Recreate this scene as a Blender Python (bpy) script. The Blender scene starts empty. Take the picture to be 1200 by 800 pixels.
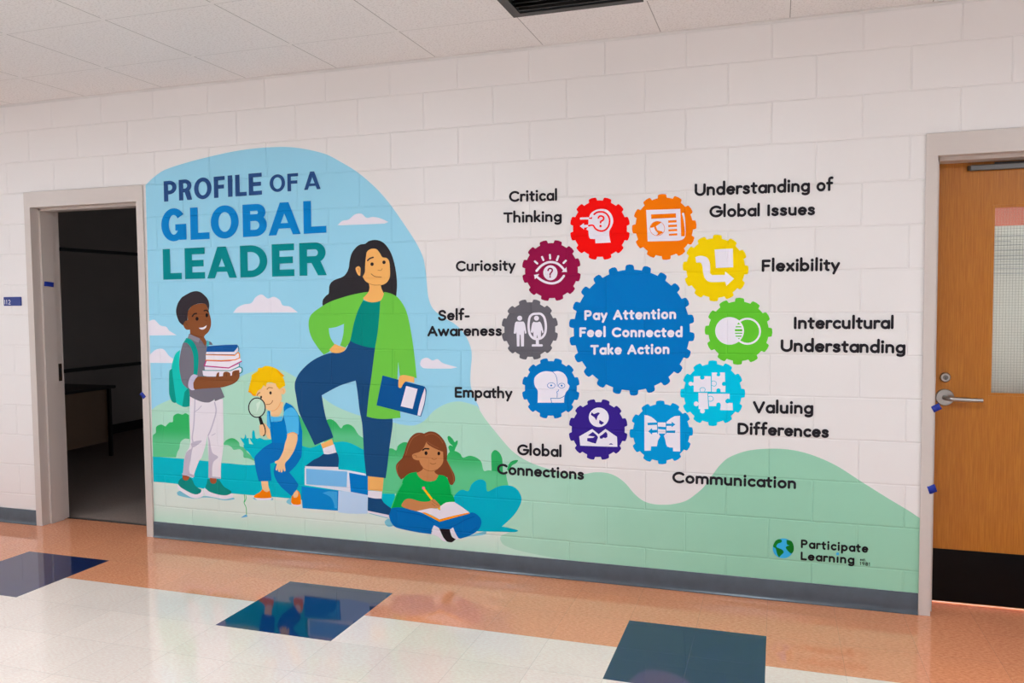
import bpy, math, random
from mathutils import Vector, Matrix
from mathutils.geometry import delaunay_2d_cdt, tessellate_polygon

random.seed(7)
S = bpy.context.scene
COL = S.collection

# ------------------------------------------------------------------ camera
CAM = Vector((-0.3734, -4.1525, 1.4995))
YAW, PIT, ROL, FPX = -0.3166, -0.0520, -0.0092, 949.1754
_fw = Vector((math.sin(YAW)*math.cos(PIT), math.cos(YAW)*math.cos(PIT), math.sin(PIT)))
_r0 = Vector((math.cos(YAW), -math.sin(YAW), 0)); _u0 = _r0.cross(_fw)
_rt = _r0*math.cos(ROL) + _u0*math.sin(ROL); _up = -_r0*math.sin(ROL) + _u0*math.cos(ROL)
cd = bpy.data.cameras.new('camera'); cam = bpy.data.objects.new('camera', cd); COL.objects.link(cam)
cd.sensor_fit = 'HORIZONTAL'; cd.sensor_width = 36.0; cd.lens = FPX/1200*36.0; cd.clip_start = 0.05
cam.matrix_world = Matrix(((_rt.x, _up.x, -_fw.x, CAM.x), (_rt.y, _up.y, -_fw.y, CAM.y), (_rt.z, _up.z, -_fw.z, CAM.z), (0, 0, 0, 1)))
S.camera = cam

# ------------------------------------------------------------------ exposure, world, lamp strengths
S.view_settings.view_transform = 'Standard'; S.view_settings.look = 'None'
S.view_settings.gamma = 1.0; S.view_settings.use_curve_mapping = False
S.view_settings.exposure = 0.0
S.cycles.max_bounces = 10; S.cycles.diffuse_bounces = 5; S.cycles.transparent_max_bounces = 16
try:
    S.cycles.use_denoising = True
    S.cycles.sample_clamp_indirect = 4.0
except Exception: pass
LAMP_POWER = 14.2           # ceiling troffers of the hallway
LAMP_COLOUR = (0.84, 0.985, 1.11)
UP_POWER = 14.8               # glowing tops added to those lamps to brighten the ceiling
ROOM_POWER = 60.0            # troffer of the lit room behind the wooden door
FILL_PANEL_POWER = 0.55          # unseen light panel added to lift the unlit room
world = bpy.data.worlds.new('world'); S.world = world; world.use_nodes = True
world.node_tree.nodes['Background'].inputs[0].default_value = (0.8, 0.85, 0.9, 1); world.node_tree.nodes['Background'].inputs[1].default_value = 0.02

KX = 0.89                    # how bright a white card on the mural wall is lit (paint = photographed colour / KX)

# ------------------------------------------------------------------ helpers
def lin(c):
    return tuple(((v/255)/12.92 if v/255 <= 0.04045 else ((v/255+0.055)/1.055)**2.4) for v in c)

def wallpt(px, py, off=0.0):
    """point of the mural wall (its plane is y = 0; off = thickness of paint) measured by sight line"""
    d = _fw + _rt*((px-600)/FPX) - _up*((py-400)/FPX)
    t = (-off - CAM.y)/d.y
    p = CAM + d*t
    return (p.x, p.z)

def tag(o, label=None, cat=None, group=None, kind=None):
    if label: o['label'] = label
    if cat: o['category'] = cat
    if group: o['group'] = group
    if kind: o['kind'] = kind
    return o

def mesh_obj(name, verts, faces, m, parent=None, smooth=False):
    me = bpy.data.meshes.new(name); me.from_pydata([tuple(v) for v in verts], [], faces); me.update()
    if m: me.materials.append(m)
    if smooth:
        for p in me.polygons: p.use_smooth = True
    o = bpy.data.objects.new(name, me); COL.objects.link(o)
    if parent is not None: o.parent = parent
    return o

def thing(name, label, cat, group=None, loc=(0, 0, 0)):
    o = bpy.data.objects.new(name, None); COL.objects.link(o); o.location = loc; o.empty_display_size = 0.05
    return tag(o, label, cat, group)

def kids(o): return [c for c in bpy.data.objects if c.parent == o]

def settle(root):
    """move an Empty to the base of its parts, keeping the parts in place"""
    ch = []
    def walk(o):
        for c in kids(o): ch.append(c); walk(c)
    walk(root)
    vs = [v.co for c in ch if c.type == 'MESH' for v in c.data.vertices]
    if not vs: return
    lo = [min(v[i] for v in vs) for i in range(3)]; hi = [max(v[i] for v in vs) for i in range(3)]
    b = Vector(((lo[0]+hi[0])/2, hi[1], lo[2]))
    for c in ch:
        if c.type == 'MESH': c.data.transform(Matrix.Translation(-b))
    root.location = b

class MB:
    """collects boxes, prisms and tubes into one mesh"""
    def __init__(s): s.v = []; s.f = []
    def box(s, x0, x1, y0, y1, z0, z1):
        n = len(s.v)
        s.v += [(x0,y0,z0),(x1,y0,z0),(x1,y1,z0),(x0,y1,z0),(x0,y0,z1),(x1,y0,z1),(x1,y1,z1),(x0,y1,z1)]
        s.f += [tuple(n+i for i in q) for q in ((3,2,1,0),(4,5,6,7),(0,1,5,4),(1,2,6,5),(2,3,7,6),(3,0,4,7))]
        return s
    def prism(s, prof, a, b, axis):
        """profile polygon (two coordinates) swept from a to b along an axis"""
        def P(u, v, t):
            return {'x': (t, u, v), 'y': (u, t, v), 'z': (u, v, t)}[axis]
        n = len(s.v); k = len(prof)
        s.v += [P(u, v, a) for u, v in prof] + [P(u, v, b) for u, v in prof]
        s.f += [(n+i, n+(i+1) % k, n+k+(i+1) % k, n+k+i) for i in range(k)]
        tri = tessellate_polygon([[Vector((u, v, 0)) for u, v in prof]])
        s.f += [tuple(n+i for i in t) for t in tri] + [tuple(n+k+i for i in reversed(t)) for t in tri]
        return s
    def tube(s, pts, r, seg=16, caps=True):
        pts = [Vector(p) for p in pts]; n0 = len(s.v); rs = r if isinstance(r, (list, tuple)) else [r]*len(pts)
        ref = None
        for i, p in enumerate(pts):
            d = (pts[min(i+1, len(pts)-1)] - pts[max(i-1, 0)]).normalized()
            if ref is None: ref = Vector((0, 0, 1)) if abs(d.z) < .9 else Vector((1, 0, 0))
            a = d.cross(ref).normalized(); b = a.cross(d); ref = b
            for k in range(seg):
                t = 2*math.pi*k/seg; s.v.append(tuple(p + a*(rs[i]*math.cos(t)) + b*(rs[i]*math.sin(t))))
        for i in range(len(pts)-1):
            for k in range(seg):
                q = (k+1) % seg
                s.f.append((n0+i*seg+k, n0+i*seg+q, n0+(i+1)*seg+q, n0+(i+1)*seg+k))
        if caps:
            s.f.append(tuple(n0+k for k in reversed(range(seg)))); s.f.append(tuple(n0+(len(pts)-1)*seg+k for k in range(seg)))
        return s
    def build(s, name, m, parent=None, smooth=False, bevel=0.0):
        o = mesh_obj(name, s.v, s.f, m, parent, smooth)
        import bmesh
        bm = bmesh.new(); bm.from_mesh(o.data); bmesh.ops.recalc_face_normals(bm, faces=bm.faces); bm.to_mesh(o.data); bm.free()
        if smooth:
            o.data.set_sharp_from_angle(angle=math.radians(40))
        if bevel:
            md = o.modifiers.new('bevel', 'BEVEL'); md.width = bevel; md.segments = 2; md.limit_method = 'ANGLE'
        return o

# ------------------------------------------------------------------ materials
class NT:
    def __init__(s, m): s.t = m.node_tree; s.n = s.t.nodes; s.l = s.t.links
    def new(s, typ, **kw):
        n = s.n.new(typ)
        for k, v in kw.items(): setattr(n, k, v)
        return n
    def put(s, sock, v):
        if hasattr(v, 'node'): s.l.new(v, sock)
        elif v is not None: sock.default_value = v
    def m(s, op, a, b=None, c=None, clamp=False):
        n = s.new('ShaderNodeMath', operation=op, use_clamp=clamp)
        s.put(n.inputs[0], a); s.put(n.inputs[1], b)
        if c is not None: s.put(n.inputs[2], c)
        return n.outputs[0]
    def mix(s, f, a, b):
        n = s.new('ShaderNodeMix', data_type='RGBA')
        s.put(n.inputs[0], f); s.put(n.inputs[6], a); s.put(n.inputs[7], b); return n.outputs[2]
    def smooth(s, v, a, b):
        n = s.new('ShaderNodeMapRange', interpolation_type='SMOOTHSTEP'); s.put(n.inputs[0], v); n.inputs[1].default_value = a; n.inputs[2].default_value = b
        return n.outputs[0]
    def noise(s, vec, scale, detail=3, rough=.5):
        n = s.new('ShaderNodeTexNoise'); n.inputs['Scale'].default_value = scale; n.inputs['Detail'].default_value = detail; n.inputs['Roughness'].default_value = rough
        if vec is not None: s.l.new(vec, n.inputs['Vector'])
        return n.outputs[0]
    def bump(s, h, strength, dist, normal=None):
        n = s.new('ShaderNodeBump'); n.inputs['Strength'].default_value = strength; n.inputs['Distance'].default_value = dist
        s.l.new(h, n.inputs['Height'])
        if normal is not None: s.l.new(normal, n.inputs['Normal'])
        return n.outputs[0]

def base_mat(name, col=(.8, .8, .8), rough=.5, metal=0.0, spec=.5):
    m = bpy.data.materials.new(name); m.use_nodes = True
    b = m.node_tree.nodes['Principled BSDF']
    b.inputs['Base Color'].default_value = (*col, 1); b.inputs['Roughness'].default_value = rough
    b.inputs['Metallic'].default_value = metal; b.inputs['Specular IOR Level'].default_value = spec
    return m, NT(m), b

BW, BH = 0.4064, 0.2032
def block_height(nt, pos):
    """height of painted blockwork in running bond: 1 on the block face, 0 in the tooled joints"""
    sp = nt.new('ShaderNodeSeparateXYZ'); nt.l.new(pos, sp.inputs[0])
    wob = nt.m('MULTIPLY', nt.m('SUBTRACT', nt.noise(pos, 9, 2), .5), .006)
    zz = nt.m('DIVIDE', nt.m('ADD', sp.outputs[2], wob), BH); row = nt.m('FLOOR', zz)
    odd = nt.m('ABSOLUTE', nt.m('MODULO', row, 2.0))
    sh = nt.m('MULTIPLY', nt.m('SUBTRACT', 1.0, odd), .5)
    xx = nt.m('ADD', nt.m('DIVIDE', nt.m('ADD', sp.outputs[0], wob), BW), sh)
    fx = nt.m('SUBTRACT', xx, nt.m('FLOOR', xx)); fz = nt.m('SUBTRACT', zz, row)
    dx = nt.m('MULTIPLY', nt.m('MINIMUM', fx, nt.m('SUBTRACT', 1.0, fx)), BW)
    dz = nt.m('MULTIPLY', nt.m('MINIMUM', fz, nt.m('SUBTRACT', 1.0, fz)), BH)
    return nt.m('MINIMUM', nt.smooth(dx, 0.0, .0055), nt.smooth(dz, 0.0, .0065))

def wall_paint(name, col, rough=.42, ramp=None, mottle=.03, spec=.05):
    """semi-gloss masonry paint over blocks; ramp = (axis, a, b, second colour): a painted blend of two colours"""
    m, nt, b = base_mat(name, col, rough, 0.0, spec)
    g = nt.new('ShaderNodeNewGeometry'); pos = g.outputs['Position']
    h = block_height(nt, pos)
    n1 = nt.bump(h, .62, .0036)
    n2 = nt.bump(nt.noise(pos, 260, 3, .6), .10, .0012, n1)
    nt.l.new(n2, b.inputs['Normal'])
    c = None
    if ramp:
        ax, a, bb, c2 = ramp
        sp = nt.new('ShaderNodeSeparateXYZ'); nt.l.new(pos, sp.inputs[0])
        wv = nt.m('ADD', sp.outputs[ax], nt.m('MULTIPLY', nt.m('SUBTRACT', nt.noise(pos, 5, 2), .5), abs(bb-a)*.25))
        c = nt.mix(nt.smooth(wv, a, bb), (*col, 1), (*c2, 1))
    if mottle:
        f = nt.m('MULTIPLY', nt.noise(pos, 14, 4, .6), mottle*2)
        c = nt.mix(f, c if c is not None else (*col, 1), (*[v*.6 for v in col], 1))
    if c is not None: nt.l.new(c, b.inputs['Base Color'])
    return m

_pc = {}
def paint(rgb, ramp=None):
    key = (rgb, ramp)
    if key not in _pc:
        def k(c):
            v = [q/KX for q in lin(c)]; f = min(1, .93/max(v)); return tuple(q*f for q in v)
        rr = (ramp[0], ramp[1], ramp[2], k(ramp[3])) if ramp else None
        _pc[key] = wall_paint('mural_paint_%d' % (len(_pc)+1), k(rgb), .45, rr)
    return _pc[key]

M = {}
M['wall'] = wall_paint('white_block_paint', (.845, .79, .765), .36, mottle=.015, spec=.4)

def mk_floor():
    m, nt, b = base_mat('vinyl_tile_floor', rough=.06, spec=.68)
    g = nt.new('ShaderNodeNewGeometry'); pos = g.outputs['Position']
    sp = nt.new('ShaderNodeSeparateXYZ'); nt.l.new(pos, sp.inputs[0]); X, Y = sp.outputs[0], sp.outputs[1]
    T = .3048; x0, y0 = -1.0179, -.4655
    band = nt.m('GREATER_THAN', Y, y0-T)                                       # orange border along the wall
    xs = nt.m('DIVIDE', nt.m('SUBTRACT', X, x0), 6*T); fx = nt.m('SUBTRACT', xs, nt.m('FLOOR', xs))
    blue = nt.m('MULTIPLY', nt.m('LESS_THAN', fx, 1/3), nt.m('MULTIPLY', nt.m('LESS_THAN', Y, y0), nt.m('GREATER_THAN', Y, y0-2*T)))
    tx = nt.m('DIVIDE', nt.m('SUBTRACT', X, x0), T); ty = nt.m('DIVIDE', nt.m('SUBTRACT', Y, y0), T)
    ix, iy = nt.m('FLOOR', tx), nt.m('FLOOR', ty)
    def edge(t, i):
        f = nt.m('SUBTRACT', t, i); return nt.m('MULTIPLY', nt.m('MINIMUM', f, nt.m('SUBTRACT', 1.0, f)), T)
    seam = nt.m('SUBTRACT', 1.0, nt.smooth(nt.m('MINIMUM', edge(tx, ix), edge(ty, iy)), .0003, .0013))
    cid = nt.new('ShaderNodeCombineXYZ'); nt.l.new(ix, cid.inputs[0]); nt.l.new(iy, cid.inputs[1])
    wn = nt.new('ShaderNodeTexWhiteNoise', noise_dimensions='3D'); nt.l.new(cid.outputs[0], wn.inputs['Vector'])
    mp = nt.new('ShaderNodeMapping'); mp.inputs['Scale'].default_value = (34, 110, 1); mp.inputs['Rotation'].default_value = (0, 0, .35); nt.l.new(pos, mp.inputs[0])
    fl = nt.noise(mp.outputs[0], 1.6, 4, .65)
    fl = nt.smooth(fl, .30, .70)
    def pair(a, bb): return nt.mix(fl, (*lin(a), 1), (*lin(bb), 1))
    white = pair((242, 216, 201), (252, 238, 225)); orange = pair((218, 133, 93), (246, 170, 128)); bl = pair((2, 24, 68), (8, 40, 90))
    c = nt.mix(blue, nt.mix(band, white, orange), bl)
    c = nt.mix(nt.m('MULTIPLY', wn.outputs[0], .06), c, (.08, .06, .05, 1))
    c = nt.mix(nt.m('MULTIPLY', nt.smooth(nt.noise(pos, 2.2, 5, .6), .45, .8), .07), c, (.10, .08, .07, 1))
    c = nt.mix(nt.m('MULTIPLY', seam, .34), c, (.16, .11, .09, 1))
    nt.l.new(c, b.inputs['Base Color'])
    hh = nt.m('ADD', nt.m('MULTIPLY', nt.noise(pos, 5, 2), 1.0), nt.m('MULTIPLY', nt.noise(pos, 55, 2), .12))
    nt.l.new(nt.bump(hh, .013, .01), b.inputs['Normal'])
    nt.l.new(nt.m('ADD', .03, nt.m('MULTIPLY', nt.noise(pos, 3, 4), .055)), b.inputs['Roughness'])
    return m
M['floor'] = mk_floor()

def mk_ceiling():
    m, nt, b = base_mat('acoustic_ceiling', rough=.9, spec=.2)
    g = nt.new('ShaderNodeNewGeometry'); pos = g.outputs['Position']
    sp = nt.new('ShaderNodeSeparateXYZ'); nt.l.new(pos, sp.inputs[0])
    C = .6096
    def edge(v, o):
        t = nt.m('DIVIDE', nt.m('SUBTRACT', v, o), C); f = nt.m('SUBTRACT', t, nt.m('FLOOR', t))
        return nt.m('MULTIPLY', nt.m('MINIMUM', f, nt.m('SUBTRACT', 1.0, f)), C)
    ex, ey = edge(sp.outputs[0], -.338), edge(sp.outputs[1], -.470)
    d = nt.m('MINIMUM', ex, ey)
    bar = nt.m('SUBTRACT', 1.0, nt.smooth(d, .0100, .0115))
    sx = nt.m('SUBTRACT', sp.outputs[0], -.338); sd = nt.m('SUBTRACT', sx, nt.m('MULTIPLY', nt.m('ROUND', nt.m('DIVIDE', sx, C)), C))
    gap = nt.m('MULTIPLY', nt.smooth(nt.m('ABSOLUTE', nt.m('SUBTRACT', sd, .0120)), .0030, .0008), nt.smooth(ey, .011, .014))
    sy = nt.m('SUBTRACT', sp.outputs[1], -.470); se = nt.m('SUBTRACT', sy, nt.m('MULTIPLY', nt.m('ROUND', nt.m('DIVIDE', sy, C)), C))
    gap2 = nt.m('MULTIPLY', nt.smooth(nt.m('ABSOLUTE', nt.m('SUBTRACT', se, .0120)), .0030, .0008), nt.smooth(ex, .011, .014))
    sk = nt.smooth(nt.noise(pos, 95, 3, .7), .48, .66)
    sk2 = nt.noise(pos, 45, 3, .6)
    c = nt.mix(nt.m('MULTIPLY', sk, .5), (.92, .89, .875, 1), (.62, .58, .56, 1))
    c = nt.mix(nt.m('MULTIPLY', sk2, .10), c, (.62, .57, .53, 1))
    c = nt.mix(bar, c, (.88, .85, .83, 1))
    c = nt.mix(nt.m('MULTIPLY', gap, .62), c, (.10, .08, .07, 1))
    c = nt.mix(nt.m('MULTIPLY', gap2, .30), c, (.10, .08, .07, 1))
    nt.l.new(c, b.inputs['Base Color'])
    nt.l.new(nt.bump(nt.noise(pos, 190, 4, .7), .5, .003), b.inputs['Normal'])
    return m
M['ceiling'] = mk_ceiling()

def mk_wood():
    m, nt, b = base_mat('oak_veneer', rough=.33, spec=.3)
    g = nt.new('ShaderNodeNewGeometry')
    mp = nt.new('ShaderNodeMapping'); mp.inputs['Scale'].default_value = (95, 95, 3.0); nt.l.new(g.outputs['Position'], mp.inputs[0])
    fine = nt.smooth(nt.noise(mp.outputs[0], 2.2, 5, .65), .32, .72)
    mp2 = nt.new('ShaderNodeMapping'); mp2.inputs['Scale'].default_value = (13, 13, .6); nt.l.new(g.outputs['Position'], mp2.inputs[0])
    wide = nt.noise(mp2.outputs[0], 1.5, 3, .5)
    c = nt.mix(fine, (*lin((166, 99, 28)), 1), (*lin((194, 124, 44)), 1))
    c = nt.mix(nt.m('MULTIPLY', wide, .5), c, (*lin((160, 90, 24)), 1))
    nt.l.new(c, b.inputs['Base Color'])
    nt.l.new(nt.bump(fine, .05, .001), b.inputs['Normal'])
    return m
M['wood'] = mk_wood()

def simple(name, rgb, rough=.5, metal=0, spec=.5, noise=0.0, nscale=30):
    col = lin(rgb); m, nt, b = base_mat(name, col, rough, metal, spec)
    if noise:
        tc = nt.new('ShaderNodeNewGeometry')
        c = nt.mix(nt.m('MULTIPLY', nt.noise(tc.outputs['Position'], nscale, 4, .6), noise), (*col, 1), (*[v*.35 for v in col], 1))
        nt.l.new(c, b.inputs['Base Color'])
    return m
M['frame'] = simple('frame_enamel', (207, 194, 186), .33, noise=.06)
M['baseboard'] = simple('vinyl_base', (80, 89, 99), .22, noise=.6, nscale=12)
M['black'] = simple('black_plastic', (10, 9, 9), .4, noise=.2)
M['kick'] = simple('kick_plate_black', (5, 4, 5), .3, spec=.15, noise=.3)
M['steel'] = simple('brushed_steel', (172, 168, 164), .3, 1.0, noise=.15, nscale=90)
M['closer'] = simple('closer_metal', (104, 100, 97), .4, .6, noise=.1)
M['brass_dark'] = simple('strike_bronze', (74, 56, 44), .45, .7, noise=.2)
M['tape'] = simple('blue_tape', (8, 42, 150), .6, noise=.2, nscale=200)
M['plaque'] = simple('blue_plaque', (8, 44, 126), .35, noise=.08)
M['plaque_text'] = simple('plaque_white', (226, 222, 230), .5, noise=.05)
M['dark_wall'] = simple('classroom_paint', (176, 166, 162), .6, noise=.1, nscale=4)
M['carpet'] = simple('brown_carpet', (158, 140, 131), .95, spec=.1, noise=.6, nscale=60)
M['rail'] = simple('dark_rail', (18, 16, 15), .5, noise=.1)
M['desk_top'] = simple('desk_dark_top', (22, 20, 19), .4, noise=.1)
M['desk_panel'] = simple('desk_tan_panel', (150, 120, 96), .55, noise=.2)
M['salmon'] = simple('salmon_wall', (140, 68, 50), .6, noise=.05)
M['paper'] = simple('paper_sheet', (225, 228, 226), .7, noise=.04, nscale=3)
def mk_paper(name, c1, c2):
    m, nt, b = base_mat(name, lin(c1), .7, 0, .2)
    t = nt.new('ShaderNodeBsdfTranslucent'); t.inputs[0].default_value = (*lin((236, 238, 236)), 1)
    x = nt.new('ShaderNodeMixShader'); x.inputs[0].default_value = .62
    g = nt.new('ShaderNodeNewGeometry'); c = nt.mix(nt.m('MULTIPLY', nt.noise(g.outputs['Position'], 6, 3), .12), (*lin(c1), 1), (*lin(c2), 1))
    nt.l.new(c, b.inputs['Base Color']); nt.l.new(c, t.inputs[0])
    nt.l.new(b.outputs[0], x.inputs[1]); nt.l.new(t.outputs[0], x.inputs[2]); nt.l.new(x.outputs[0], nt.n['Material Output'].inputs[0])
    return m
M['paper'] = mk_paper('thin_paper', (238, 238, 236), (204, 208, 208))
M['wire'] = simple('glass_wire', (128, 136, 132), .45, .3, noise=.1)
M['threshold'] = simple('threshold_strip', (88, 80, 76), .4, .4, noise=.2)
M['lampbody'] = simple('troffer_enamel', (235, 232, 228), .4, noise=.05)
def emit(name, col, power):
    m = bpy.data.materials.new(name); m.use_nodes = True; n = m.node_tree.nodes; n.remove(n['Principled BSDF'])
    e = n.new('ShaderNodeEmission'); e.inputs[0].default_value = (*col, 1); e.inputs[1].default_value = power
    m.node_tree.links.new(e.outputs[0], n['Material Output'].inputs[0]); return m
M['lamp'] = emit('lamp_diffuser', LAMP_COLOUR, LAMP_POWER)
M['lamp_up'] = emit('added_uplight_glow', LAMP_COLOUR, UP_POWER)
M['lamp_room'] = emit('lamp_diffuser_room', (1, 1, .98), ROOM_POWER)
def mk_glass():
    m = bpy.data.materials.new('window_glass'); m.use_nodes = True; n = m.node_tree.nodes; l = m.node_tree.links; n.remove(n['Principled BSDF'])
    t = n.new('ShaderNodeBsdfTransparent'); t.inputs[0].default_value = (.93, .96, .94, 1)
    g = n.new('ShaderNodeBsdfGlossy'); g.inputs['Roughness'].default_value = .03
    f = n.new('ShaderNodeFresnel'); f.inputs[0].default_value = 1.45
    x = n.new('ShaderNodeMixShader'); l.new(f.outputs[0], x.inputs[0]); l.new(t.outputs[0], x.inputs[1]); l.new(g.outputs[0], x.inputs[2]); l.new(x.outputs[0], n['Material Output'].inputs[0])
    return m
M['glass'] = mk_glass()

def struct(o, label=None, cat=None):
    return tag(o, label, cat, kind='structure')

# ------------------------------------------------------------------ the room shell
HC = 2.822
XL, XR, YB = -9.0, 6.0, -5.3                     # ends and far side of the hallway
D1A, D1B = -5.130, -4.157                        # left doorway, outside of its frame
D2A, D2B = 0.267, 1.283                          # right door, outside of its frame
FT, HD = .0508, 2.235                            # frame face, frame head
TH = .195                                        # wall thickness

def wall_mesh():
    g = .02
    out = [(XL, 0), (D1A+g, 0), (D1A+g, HD-g), (D1B-g, HD-g), (D1B-g, 0), (D2A+g, 0), (D2A+g, HD-g), (D2B-g, HD-g), (D2B-g, 0), (XR, 0), (XR, HC+.1), (XL, HC+.1)]
    return MB().prism(out, 0.0, TH, 'y')
struct(wall_mesh().build('wall_front', M['wall']), 'white painted block wall that carries the mural', 'wall')
struct(MB().box(XL-.1, XR+.1, YB-.1, YB, -.0, HC+.1).build('wall_back', M['wall']), 'opposite wall of the hallway', 'wall')
struct(MB().box(XL-.1, XL, YB, 0, 0, HC+.1).build('wall_left', M['wall']), 'far left end wall of the hallway', 'wall')
struct(MB().box(XR, XR+.1, YB, 0, 0, HC+.1).build('wall_right', M['wall']), 'right end wall of the hallway', 'wall')
struct(MB().box(XL-.1, XR+.1, YB-.1, .205, -.1, 0).build('floor', M['floor']), 'glossy vinyl tile floor with orange border and dark blue squares', 'floor')
# ceiling slab with openings for the lamps and the vent
CX0, CY0, CC = -.338, -.470, .6096
LAMPS = [(CX0-CC+CC*4*k, CY0-5*CC) for k in (-3, -2, -1, 0, 1, 2)]     # 2 x 4 ft troffers: x from..+CC, y from..+2*CC
VENT = (CX0-2*CC, CY0-CC)
def ceiling_mesh():
    xs = sorted({XL, XR} | {v for a, b in LAMPS for v in (a+.012, a+CC-.012)} | {VENT[0]+.012, VENT[0]+CC-.012})
    ys = sorted({YB, 0.0} | {v for a, b in LAMPS for v in (b+.012, b+2*CC-.012)} | {VENT[1]+.012, VENT[1]+CC-.012})
    holes = [(a, b, a+CC, b+2*CC) for a, b in LAMPS] + [(VENT[0], VENT[1], VENT[0]+CC, VENT[1]+CC)]
    v, f, idx = [], [], {}
    def P(x, y):
        if (x, y) not in idx: idx[(x, y)] = len(v); v.append((x, y, HC))
        return idx[(x, y)]
    for i in range(len(xs)-1):
        for j in range(len(ys)-1):
            cx, cy = (xs[i]+xs[i+1])/2, (ys[j]+ys[j+1])/2
            if any(a < cx < c and b < cy < d for a, b, c, d in holes): continue
            f.append((P(xs[i], ys[j]), P(xs[i], ys[j+1]), P(xs[i+1], ys[j+1]), P(xs[i+1], ys[j])))
    return mesh_obj('ceiling', v, f, M['ceiling'])
struct(ceiling_mesh(), 'suspended ceiling of speckled square tiles', 'ceiling')
struct(MB().box(XL-.1, XR+.1, YB-.1, 0, HC+.25, HC+.3).build('ceiling_slab', M['dark_wall']), 'slab above the ceiling tiles', 'ceiling')
# wall angle along the ceiling
struct(MB().prism([(-.0005, HC-.0005), (-.016, HC-.0005), (-.016, HC-.003), (-.004, HC-.004), (-.004, HC-.016), (-.0005, HC-.016)], XL+.01, XR-.01, 'x').build('trim_1', simple('angle_enamel', (236, 230, 226), .5, noise=.3, nscale=7)), 'thin white angle strip where ceiling meets mural wall', 'trim')

# skirting
def baseboard(name, a, b, label):
    prof = [(-.0005, 0.0005), (-.0165, 0.0005), (-.017, .0035), (-.0135, .008), (-.0095, .016), (-.0075, .030), (-.0070, .098), (-.0055, .1005), (-.0005, .1005)]
    struct(MB().prism(prof, a, b, 'x').build(name, M['baseboard'], smooth=True), label, 'baseboard')
baseboard('baseboard_left', XL+.01, D1A-.001, 'dark grey vinyl baseboard left of the open doorway')
baseboard('baseboard_middle', D1B+.001, D2A-.001, 'long dark grey vinyl baseboard under the mural')
baseboard('baseboard_right', D2B+.001, XR-.01, 'dark grey vinyl baseboard right of the wooden door')

# ------------------------------------------------------------------ door frames
def frame_jamb(xo, sgn):
    """jamb of a hollow metal frame: face, first rebate, stop, second rebate; xo = outer edge, sgn towards the opening"""
    e = -.013; P = lambda u, y: (xo+sgn*u, y)
    return [P(.002, -.0008), P(0, e+.001), P(.001, e), P(FT-.001, e), P(FT, e+.001), P(FT, .050), P(FT+.016, .050), P(FT+.016, .150), P(FT, .150), P(FT, TH+.013), P(0, TH+.013), P(0, TH+.0008), P(.018, TH+.0008), P(.018, -.0008)]
def frame_head(zo):
    h = HD-2.134
    e = -.013; P = lambda u, y: (y, zo-u)
    return [P(.002, -.0008), P(0, e+.001), P(.001, e), P(h-.001, e), P(h, e+.001), P(h, .050), P(h+.016, .050), P(h+.016, .150), P(h, .150), P(h, TH+.013), P(0, TH+.013), P(0, TH+.0008), P(.018, TH+.0008), P(.018, -.0008)]
def door_frame(a, b, parent):
    MB().prism(frame_jamb(a, 1), 0.001, HD-.101, 'z').build('jamb', M['frame'], parent)
    MB().prism(frame_jamb(b, -1), 0.001, HD-.101, 'z').build('jamb', M['frame'], parent)
    MB().prism(frame_head(HD), a+.0, b-.0, 'x').build('head', M['frame'], parent)

d1 = thing('door_1', 'open doorway with pale metal frame into a dark room, left of the mural', 'doorway'); d1['kind'] = 'structure'
door_frame(D1A, D1B, d1)
MB().box(D1A+FT+.0005, D1A+FT+.0035, .162, .190, .965, 1.085).build('strike_plate', M['brass_dark'], d1)
MB().box(D1A+FT+.0036, D1A+FT+.005, .168, .184, .995, 1.055).build('strike_hole', M['black'], d1)
MB().box(D1A+FT+.001, D1B-FT-.001, .190, .212, .0005, .006).build('threshold', M['threshold'], d1, bevel=.002)
settle(d1)

d2 = thing('door_2', 'closed oak veneer door with wired glass window, right of the mural', 'door'); d2['kind'] = 'structure'
door_frame(D2A, D2B, d2)
LA, LB, LY0, LY1, LZ0, LZ1 = D2A+FT+.003, D2B-FT-.003, .153, .197, .020, 2.131
GA, GB, GZ0, GZ1 = .574, .574+.43, 1.026, 1.917      # glass opening
def leaf_mesh():
    mb = MB()
    mb.box(LA, GA, LY0, LY1, LZ0, LZ1); mb.box(GB, LB, LY0, LY1, LZ0, LZ1); mb.box(GA, GB, LY0, LY1, LZ0, GZ0); mb.box(GA, GB, LY0, LY1, GZ1, LZ1)
    return mb
leaf = leaf_mesh().build('door_leaf', M['wood'], d2)
# glazing bead round the window
bead = MB()
for a, b, c, d in ((GA, GA+.013, GZ0, GZ1), (GB-.013, GB, GZ0, GZ1), (GA+.013, GB-.013, GZ0, GZ0+.013), (GA+.013, GB-.013, GZ1-.013, GZ1)):
    bead.box(a, b, LY0+.004, LY0+.016, c, d)
bead.build('glazing_bead', M['wood'], leaf)
pane = MB().box(GA+.002, GB-.002, LY0+.017, LY0+.023, GZ0+.002, GZ1-.002).build('glass_pane', M['glass'], leaf)
wg = MB(); p = .0127; k = 0
x = GA+.013+p*.4
while x < GB-.013: wg.box(x-.00032, x+.00032, LY0+.0155, LY0+.0166, GZ0+.013, GZ1-.013); x += p
z = GZ0+.013+p*.4
while z < GZ1-.013: wg.box(GA+.013, GB-.013, LY0+.0145, LY0+.0156, z-.00032, z+.00032); z += p
wg.build('wire_mesh', M['wire'], leaf)
MB().box(LA+.004, LB-.004, LY0-.0018, LY0-.0002, LZ0+.004, .279).build('kick_plate', M['kick'], d2)
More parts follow.
